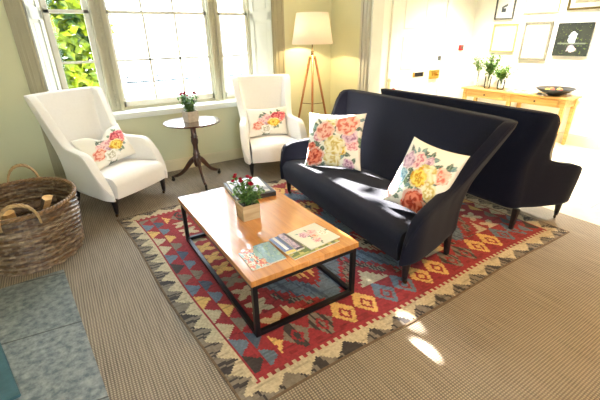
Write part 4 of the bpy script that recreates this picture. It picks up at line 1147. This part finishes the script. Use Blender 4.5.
for y in (-hy + 0.065, 0.0, hy - 0.065):
    for x in (-hx + 0.05, hx - 0.045):
        bm = bmesh.new(); bar(bm, (x, y, CZ - 0.029), (x, y, 0), 0.06, 0.06, 0, 0.003, w2=0.04); obj('leg', bm, M['pine'], cs)
for yc in (-hy / 2 + 0.02, hy / 2 - 0.02):
    bm = bmesh.new(); box(bm, -hx + 0.022, -hx + 0.034, yc - 0.33, yc + 0.33, CZ - 0.138, CZ - 0.042, 0.003); d_ = obj('drawer', bm, M['pine'], cs)
    bm = bmesh.new(); lathe(bm, [(0, 0), (0.007, 0), (0.007, 0.008), (0.016, 0.016), (0.013, 0.025), (0, 0.028)], 14, Matrix.Translation((-hx + 0.022, yc, CZ - 0.09)) @ Matrix.Rotation(-PI / 2, 4, 'Y')); obj('knob', bm, M['aged_brass'], d_)
def vase(x, y, prof, label, seed, n, hgt, spread, leafs, lw):
    v = empty('glass_vase', (x, y, CZ + 0.0005), 0, label, 'vase', 'glass vases on the console table')
    bm = bmesh.new(); lathe(bm, prof, 24, cap=False); obj('vase_body', bm, M['vase'], v, smooth=True)
    r_ = random.Random(seed); top = max(z for _, z in prof); bm = bmesh.new()
    for k in range(n):
        a = r_.uniform(0, 2 * PI); rd = r_.uniform(0.15, 1) * spread; tip = Vector((rd * math.cos(a) * 0.8, rd * math.sin(a), top + hgt * r_.uniform(0.35, 1)))
        pts = bez((0, 0, 0.02), (0, 0, top), Vector((tip.x * 0.3, tip.y * 0.3, top + hgt * 0.4)), tip, 8); tube(bm, pts, 0.0022, 5, 1)
        for m_ in range(leafs):
            q = pts[r_.randrange(4, 9)] + Vector((r_.uniform(-.02, .02), r_.uniform(-.02, .02), r_.uniform(-.02, .02)))
            leaf_quad(bm, q, (r_.uniform(-1, 1), r_.uniform(-1, 1), r_.uniform(-.4, .9)), (0, 0, 1), r_.uniform(.035, .06), lw)
    obj('greenery', bm, [M['green_vase'], M['stem']], v)
bottle = [(0.0, 0.003), (0.036, 0.003), (0.04, 0.02), (0.04, 0.13), (0.018, 0.18), (0.015, 0.26), (0.019, 0.27)]
cyl = [(0.0, 0.003), (0.045, 0.003), (0.05, 0.02), (0.052, 0.20)]
jar = [(0.0, 0.003), (0.05, 0.003), (0.06, 0.03), (0.062, 0.13), (0.055, 0.16)]
vase(6.47, 4.17, bottle, 'tall clear bottle vase at the door end of the console', 1, 10, 0.26, 0.14, 16, 0.03)
vase(6.44, 3.95, cyl, 'clear glass vase with the tallest leafy bunch on the console', 2, 20, 0.36, 0.2, 26, 0.036)
vase(6.47, 3.72, jar, 'low glass jar of spreading greenery nearest the papers on the console', 3, 18, 0.24, 0.24, 24, 0.034)
def papers(loc, rz, w, d, label, curl):
    bm = bmesh.new(); n = 16; g = []
    for j in range(2):
        g.append([bm.verts.new((-w / 2 + w * i / n, -d / 2 + d * j, 0.004 + curl * abs(math.sin(PI * i / n * 2)))) for i in range(n + 1)])
    for i in range(n): bm.faces.new((g[0][i], g[0][i + 1], g[1][i + 1], g[1][i]))
    bmesh.ops.solidify(bm, geom=bm.faces[:], thickness=0.004)
    o = obj('open_magazine', bm, M['paper'], None, smooth=False); o.location = loc; o.rotation_euler = (0, 0, rz); tag(o, label, 'magazine')
papers((6.39, 3.47, CZ + 0.001), R(80), 0.30, 0.2, 'open white magazine beside the low jar on the console', 0.014)
papers((6.42, 3.15, CZ + 0.001), R(95), 0.28, 0.2, 'open white magazine beside the fruit bowl on the console', 0.012)
bo = empty('fruit_bowl', (6.45, 2.84, CZ + 0.0005), 0, 'wide black shallow bowl of fruit at the near end of the console', 'bowl')
bm = bmesh.new(); lathe(bm, [(0, 0), (0.08, 0), (0.09, 0.012), (0.19, 0.055), (0.265, 0.105), (0.26, 0.11), (0.185, 0.064), (0.09, 0.024), (0, 0.018)], 40); obj('bowl_body', bm, M['bowl'], bo, smooth=True)
def fruit(kind, loc, r, m, label, sz=1.0):
    bm = bmesh.new()
    if kind == 'lemon': pr_ = [(0, -1.25), (0.12, -1.18), (0.5, -0.95), (0.85, -0.45), (0.95, 0), (0.85, 0.45), (0.5, 0.95), (0.14, 1.2), (0, 1.3)]
    else: pr_ = [(0, -0.82), (0.3, -0.92), (0.7, -0.68), (0.98, -0.1), (0.92, 0.4), (0.6, 0.8), (0.25, 0.86), (0.05, 0.72), (0, 0.7)]
    lathe(bm, [(a * r, b * r) for a, b in pr_], 20)
    o = obj(kind, bm, m, None, smooth=True); o.location = loc
    if kind == 'lemon': o.rotation_euler = (PI / 2, 0.2, 0.7)
    tag(o, label, 'fruit')
    if kind == 'apple':
        bm = bmesh.new(); tube(bm, [(0, 0, r * 0.7), (0.004, 0, r * 1.1)], 0.0022, 6); obj('stalk', bm, M['bark'], o)
fz = CZ + 0.05
fruit('lemon', (6.40, 2.93, fz + 0.025), 0.034, M['lemon'], 'yellow lemon at the left of the fruit bowl')
fruit('orange', (6.47, 2.90, fz + 0.028), 0.038, M['orange'], 'orange in the middle of the fruit bowl')
fruit('apple', (6.375, 2.85, fz + 0.03), 0.038, M['apple'], 'red apple at the front of the fruit bowl')
fruit('lemon', (6.50, 2.80, fz + 0.03), 0.034, M['lemon'], 'yellow lemon between the apples of the fruit bowl')
fruit('apple', (6.42, 2.755, fz + 0.026), 0.036, M['apple'], 'red apple at the right of the fruit bowl')

# ------------------------------------------------------------------ pictures on the hall wall
def picture(y0, y1, z0, z1, fw_, fm, pat, label, name='framed_picture', mount=0.06, canvas=False):
    """hangs on the wall x = HX and faces -x; y0 is its right edge as seen from the room"""
    root = empty(name, (HX - 0.001, (y0 + y1) / 2, (z0 + z1) / 2), 0, label, 'picture', 'pictures on the hall wall')
    w, h = y1 - y0, z1 - z0
    def panel(nm, ww, hh, x, pat, m, n):
        bm = bmesh.new(); lay = bm.loops.layers.float_color.new('pattern'); t = []
        for j in range(n + 1): t.append([bm.verts.new((x, ww / 2 - ww * i / n, -hh / 2 + hh * j / n)) for i in range(n + 1)])
        for j in range(n):
            for i in range(n):
                f = bm.faces.new((t[j][i], t[j][i + 1], t[j + 1][i + 1], t[j + 1][i])); c = pat(2 * (i + .5) / n - 1, 2 * (j + .5) / n - 1)
                for l in f.loops: l[lay] = c
        obj(nm, bm, m, root)
    if canvas:
        bm = bmesh.new(); box(bm, -0.03, 0, -w / 2, w / 2, -h / 2, h / 2, 0.002); obj('canvas_edge', bm, M['bowl'], root)
        panel('painting', w - 0.004, h - 0.004, -0.0308, pat, M['picture'], 64); return
    bm = bmesh.new()
    box(bm, -0.028, 0, -w / 2, -w / 2 + fw_, -h / 2, h / 2, 0.004); box(bm, -0.028, 0, w / 2 - fw_, w / 2, -h / 2, h / 2, 0.004)
    box(bm, -0.028, 0, -w / 2 + fw_, w / 2 - fw_, -h / 2, -h / 2 + fw_, 0.004); box(bm, -0.028, 0, -w / 2 + fw_, w / 2 - fw_, h / 2 - fw_, h / 2, 0.004)
    obj('frame', bm, fm, root)
    bm = bmesh.new(); box(bm, -0.012, -0.002, -w / 2 + fw_, w / 2 - fw_, -h / 2 + fw_, h / 2 - fw_); obj('mount', bm, M['mount'], root)
    panel('print', w - 2 * fw_ - 2 * mount, h - 2 * fw_ - 2 * mount, -0.0135, pat, M['picture'], 30)
def pat_photo(u, v):
    if v < -0.35 and abs(u + 0.2) < 0.4 and v > -0.75: return rgb(70, 76, 80)
    if abs(v + 0.1 - 0.3 * u) < 0.12 and abs(u + 0.1) < 0.5: return rgb(90, 92, 90)
    return rgb(226, 228, 224)
def pat_sketch(u, v): return rgb(214, 206, 186) if smooth_noise(u * 4, v * 5 + 3) > 0.72 else rgb(242, 238, 226)
def pat_map(u, v): return rgb(206, 204, 188) if (math.hypot(u - 0.35, v - 0.55) < 0.16 or smooth_noise(u * 5 + 8, v * 7) > 0.75) else rgb(238, 235, 220)
fl_p = [(-0.2, -0.2, 0.4, 'mauve'), (0.3, 0.0, 0.36, 'pink'), (0.0, 0.3, 0.4, 'red'), (-0.5, 0.2, 0.3, 'pink'), (0.6, 0.4, 0.3, 'mauve')]
pat_flower = floral(fl_p, rand_leaves(rc, fl_p, 8), rgb(240, 236, 226))
def pat_dark(u, v):
    # pale blossom over its reflection on a dark pond-like ground
    up_ = math.hypot(u / 0.24, (v - 0.12) / 0.38) + 0.5 * (smooth_noise(u * 9 + 2, v * 9) - 0.5)
    if up_ < 1 - 0.35 * max(0, (v - 0.1)) and v > -0.22: return mix(rgb(244, 246, 250), rgb(150, 180, 206), smooth_noise(u * 8, v * 8))
    dn = math.hypot((u - 0.05) / 0.27, (v + 0.55) / 0.22) + 0.6 * (smooth_noise(u * 10 + 7, v * 10) - 0.5)
    if dn < 1: return mix(rgb(236, 200, 190), rgb(120, 130, 160), smooth_noise(u * 9 + 4, v * 9))
    if -0.28 < v < -0.2 and abs(u) < 0.8: return rgb(120, 130, 110)
    if smooth_noise(u * 13 + 1, v * 13 + 6) > 0.84: return rgb(96, 110, 56)
    return mix(rgb(30, 38, 36), rgb(58, 62, 52), smooth_noise(u * 4, v * 4))
def pat_land(u, v): return mix(rgb(206, 200, 170), rgb(150, 146, 110), smooth_noise(u * 4 + 2, v * 4)) if v < 0 else rgb(226, 226, 214)
picture(3.876, 4.21, 1.865, 2.30, 0.022, M['frame_dark'], pat_photo, 'grey framed photograph in a white mount, top left of the group', mount=0.05)
picture(3.19, 3.715, 1.94, 2.36, 0.022, M['frame_cream'], pat_flower, 'cream framed flower print, top middle of the group', mount=0.10)
picture(2.50, 3.075, 1.945, 2.36, 0.03, M['frame_bronze'], pat_land, 'bronze framed picture, top right of the group', mount=0.06)
picture(3.755, 4.185, 1.35, 1.795, 0.024, M['frame_gold'], pat_sketch, 'pale gold framed sketch above the tallest vase', mount=0.07)
picture(3.215, 3.65, 1.235, 1.81, 0.036, M['frame_silver'], pat_map, 'silver framed cream print in the middle of the lower row', mount=0.03)
picture(2.655, 3.13, 1.315, 1.775, 0.0, None, pat_dark, 'unframed dark painting with a pale blossom, right of the lower row', name='canvas_painting', canvas=True)
# fire call point by the door
cp = empty('call_point', (6.43, HY - 0.0005, 1.42), 0, 'small red fire alarm call point on the cream wall right of the door', 'alarm')
bm = bmesh.new(); box(bm, -0.045, 0.045, -0.04, 0, -0.045, 0.045, 0.006); obj('housing', bm, M['red_plastic'], cp)
bm = bmesh.new(); box(bm, -0.024, 0.024, -0.043, -0.039, -0.024, 0.024, 0.001); obj('glass_plate', bm, M['frame_dark'], cp)
# umbrella stand by the door, only its top shows over the sofas
us = empty('umbrella_stand', (4.40, 4.32, 0), 0, 'cream stand with a capped post by the front door behind the sofas', 'umbrella stand')
bm = bmesh.new(); lathe(bm, [(0, 0), (0.12, 0), (0.12, 0.02), (0.022, 0.03), (0.018, 0.98), (0.03, 0.99), (0.03, 1.02), (0.0, 1.04)], 20); obj('post', bm, M['frame_cream'], us)
bm = bmesh.new(); tube(bm, [(0.1 * math.cos(2 * PI * k / 24), 0.1 * math.sin(2 * PI * k / 24), 0.55) for k in range(24)], 0.007, 8, 0, True); bar(bm, (0, 0.0, 0.55), (0.1, 0, 0.55), 0.01); bar(bm, (0, 0.0, 0.55), (-0.1, 0, 0.55), 0.01); obj('ring', bm, M['brass'], us)
um = empty('umbrella', (4.455, 4.32, 0.022), 0, 'furled umbrella with a red crook handle in the stand by the door', 'umbrella')
bm = bmesh.new(); lathe(bm, [(0, 0), (0.006, 0.02), (0.022, 0.2), (0.03, 0.5), (0.016, 0.66), (0, 0.68)], 14); obj('canopy', bm, M['black_wood'], um)
bm = bmesh.new(); tube(bm, [(0, 0, 0.66), (0, 0, 0.80)] + [(0.05 - 0.05 * math.cos(PI * k / 10), 0, 0.80 + 0.05 * math.sin(PI * k / 10)) for k in range(1, 11)] + [(0.1, 0, 0.77)], 0.010, 10); obj('crook_handle', bm, M['red_plastic'], um)
# unseen ceiling lamps added to brighten the hall and warm the carpet
def added_ceiling_lamp(x, y, label):
    c = empty('added_ceiling_lamp', (x, y, ZC), 0, label, 'ceiling lamp', 'added ceiling lamps')
    bm = bmesh.new(); lathe(bm, [(0, 0), (0.2, 0), (0.2, -0.03), (0.19, -0.035), (0, -0.035)], 32); obj('lamp_body', bm, M['brass'], c)
    return c
added_ceiling_lamp(5.75, 3.4, 'added fill lamp on the hall ceiling nearest the front door')
added_ceiling_lamp(5.75, 1.6, 'added fill lamp on the hall ceiling farther from the front door')
added_ceiling_lamp(3.0, 0.3, 'added warm fill lamp over the sofa end of the room')

# ------------------------------------------------------------------ outside
bm = bmesh.new(); box(bm, -30, 40, 5.36, 40, -0.5, -0.4); struct('ground_outside', bm, M['pave'])
def railing(x0, x1, y, z0, z1):
    r_ = empty('iron_railing', ((x0 + x1) / 2, y, z0), 0, 'spiked street railing seen through the middle window panes', 'railing')
    w = x1 - x0; h = z1 - z0
    bm = bmesh.new()
    for z in (0.12, h - 0.16): box(bm, -w / 2, w / 2, -0.01, 0.01, z, z + 0.03)
    obj('rail', bm, M['rail'], r_)
    n = int(w / 0.125)
    bm0 = bmesh.new(); lathe(bm0, [(0, 0), (0.009, 0), (0.009, h - 0.08), (0.02, h - 0.07), (0.012, h - 0.04), (0.0, h)], 8); me = None
    first = obj('baluster', bm0, M['rail'], r_, loc=(-w / 2 + 0.06, 0, 0))
    for k in range(1, n):
        c = first.copy(); COL.objects.link(c); c.parent = r_; c.location = (-w / 2 + 0.06 + 0.125 * k, 0, 0)
railing(0.9, 5.4, 7.2, -0.4, 1.12)
bd = empty('stucco_house', (6, 19, -0.4), 0, 'white stucco house across the street, washed out behind the window', 'building')
bm = bmesh.new(); box(bm, -16, 16, 0, 4, 0, 5.2); box(bm, -16.1, 16.1, -0.15, 0, 3.6, 3.85); box(bm, -16.2, 16.2, -0.4, 4.2, 5.2, 5.45); obj('house_wall', bm, M['facade'], bd)
for k in range(8):
    for z in (1.2,):
        x = -14 + 4 * k; bm = bmesh.new(); box(bm, x - 0.65, x + 0.65, -0.06, 0.02, z - 0.05, z + 2.05, 0.01); f = obj('house_window', bm, M['facade'], bd)
        bm = bmesh.new()
        for sx in (-0.31, 0.31):
            for zz in (0.5, 1.5): box(bm, x + sx - 0.28, x + sx + 0.28, -0.075, -0.055, z + zz - 0.45, z + zz + 0.45)
        obj('pane', bm, M['dark_glass'], f)
# unseen leaf gobo in tree form, added to dapple the sun beam
tr = empty('dapple_gobo_tree', (3.95, 7.7, -0.4), 0, 'unseen tree added as a leaf gobo outside the right window light', 'tree')
bm = bmesh.new(); tube(bm, [(0, 0, 0), (0.05, 0, 2.0), (0, 0, 4.5), (0.1, 0.1, 6.0)], lambda t: 0.16 - 0.08 * t, 10); tube(bm, [(0, 0, 2.9), (-0.8, -0.1, 3.5), (-1.5, -0.1, 3.75), (-2.0, -0.1, 3.8)], lambda t: 0.06 - 0.045 * t, 8); obj('trunk', bm, M['bark'], tr)
r_ = random.Random(29); bm = bmesh.new()
for k in range(80):
    cx, cz = r_.uniform(-2.1, -0.6), r_.uniform(2.75, 4.3)
    leaf_quad(bm, (cx, r_.uniform(-.25, .25), cz), (r_.uniform(-1, 1), r_.uniform(-.4, .4), r_.uniform(-1, 0.6)), (0.1, -1, 0.5), r_.uniform(.1, .17), r_.uniform(.07, .11))
for k in range(900):
    a = r_.uniform(0, 2 * PI); q = r_.uniform(0.4, 1.6); leaf_quad(bm, (0.7 + q * math.cos(a), r_.uniform(-1, 1), 5.6 + q * math.sin(a)), (r_.uniform(-1, 1), r_.uniform(-1, 1), r_.uniform(-1, .6)), (0.1, -1, .5), .2, .14)
tl_ = obj('leaves', bm, M['tree_leaf'], tr); tl_['kind'] = 'stuff'
# climbing ivy on a pier seen through the left sidelight
iv = empty('ivy_bush', (0.25, 7.0, -0.4), 0, 'sunlit yellow green ivy bush filling the left window light', 'bush')
r_ = random.Random(17); bm = bmesh.new()
for k in range(4200):
    x = r_.uniform(-1.1, 0.62); z = r_.uniform(0.6, 3.6); y = r_.uniform(-0.35, 0.35) + 0.1 * math.sin(x * 5 + z * 3)
    d = (r_.uniform(-1, 1), r_.uniform(-1.2, 0.2), r_.uniform(-1.2, 0.5)); leaf_quad(bm, (x, y, z), d, (r_.uniform(-.4, .4), -1, 0.6), r_.uniform(.11, .2), r_.uniform(.08, .14))
lv = obj('leaves', bm, M['ivy'], iv); lv['kind'] = 'stuff'
bm = bmesh.new()
for k in range(7):
    x = -1.0 + 0.25 * k; tube(bm, [(x * 0.6, 0.1, 0), (x, 0.2, 1.2), (x + 0.1, 0.1, 2.4), (x - 0.05, 0.1, 3.5)], 0.02, 6)
obj('stems', bm, M['bark'], iv)

# ------------------------------------------------------------------ light
w = bpy.data.worlds.new('World'); S.world = w; w.use_nodes = True
bg = w.node_tree.nodes['Background']
sk = w.node_tree.nodes.new('ShaderNodeTexSky'); sk.sky_type = 'HOSEK_WILKIE'; sk.turbidity = 4.0; sk.ground_albedo = 0.6
sk.sun_direction = (0.3, -0.6, 0.75)
mxn = w.node_tree.nodes.new('ShaderNodeMix'); mxn.data_type = 'RGBA'; mxn.inputs[0].default_value = 0.88
mxn.inputs[7].default_value = (0.79, 0.885, 1.0, 1)
w.node_tree.links.new(sk.outputs[0], mxn.inputs[6]); w.node_tree.links.new(mxn.outputs[2], bg.inputs[0])
bg.inputs[1].default_value = 13.0

def area(name, loc, rot, sx, sy, power, color, portal=False):
    l = bpy.data.lights.new(name, 'AREA'); l.shape = 'RECTANGLE'; l.size = sx; l.size_y = sy; l.energy = power; l.color = color
    if portal: l.cycles.is_portal = True
    o = bpy.data.objects.new(name, l); COL.objects.link(o); o.location = loc; o.rotation_euler = rot
    return o
area('window_portal', (1.29, 5.36, 1.9), (-PI / 2, 0, 0), 2.6, 2.2, 1, (1, 1, 1), True)
area('front_fill_portal', (-0.275, YF - 0.22, 1.8), (PI / 2, 0, 0), 1.35, 1.8, 1, (1, 1, 1), True)
def disc(name, loc, r, power, color, spread=PI):
    l = bpy.data.lights.new(name, 'AREA'); l.shape = 'DISK'; l.size = r * 2; l.energy = power; l.color = color; l.spread = spread
    o = bpy.data.objects.new(name, l); COL.objects.link(o); o.location = loc; return o
disc('hall_fill_light', (5.75, 3.4, ZC - 0.04), 0.19, 58, (1.0, 0.97, 0.90), R(100))  # added fill that brightens the hall walls and tiles
disc('hall_fill_light', (5.75, 1.6, ZC - 0.04), 0.19, 58, (1.0, 0.97, 0.90), R(95))
disc('warm_fill_light', (3.0, 0.3, ZC - 0.04), 0.19, 46, (1.0, 0.50, 0.11))  # added warm fill that turns the carpet on the right golden
l = bpy.data.lights.new('bulb_light', 'POINT'); l.energy = 75; l.color = (1.0, 0.78, 0.46); l.shadow_soft_size = 0.04
o = bpy.data.objects.new('bulb_light', l); COL.objects.link(o); o.location = (LX, LY, 1.72)

SUN = Vector((0.03, 1.0, 0.577))
def sunbeam(name, target, rad, power, dist=16.0):
    l = bpy.data.lights.new(name, 'SPOT'); l.energy = power; l.color = (1.0, 0.95, 0.86); l.shadow_soft_size = 0.004 * dist
    l.spot_size = 2 * math.atan(rad / (dist * SUN.length)); l.spot_blend = 0.05
    o = bpy.data.objects.new(name, l); COL.objects.link(o); o.location = Vector(target) + SUN * dist
    o.rotation_euler = SUN.to_track_quat('Z', 'Y').to_euler()
sunbeam('sun_through_side_light', (2.26, 2.4, 0.42), 0.55, 380000)
sunbeam('sun_through_sash', (1.44, 0.97, 0.0), 0.05, 14000, 4.9)
sunbeam('sun_through_sash', (1.54, 1.17, 0.0), 0.05, 9000, 4.9)
S.view_settings.view_transform = 'Standard'; S.view_settings.look = 'None'; S.view_settings.gamma = 1.0; S.view_settings.use_curve_mapping = False
S.view_settings.exposure = 0.72
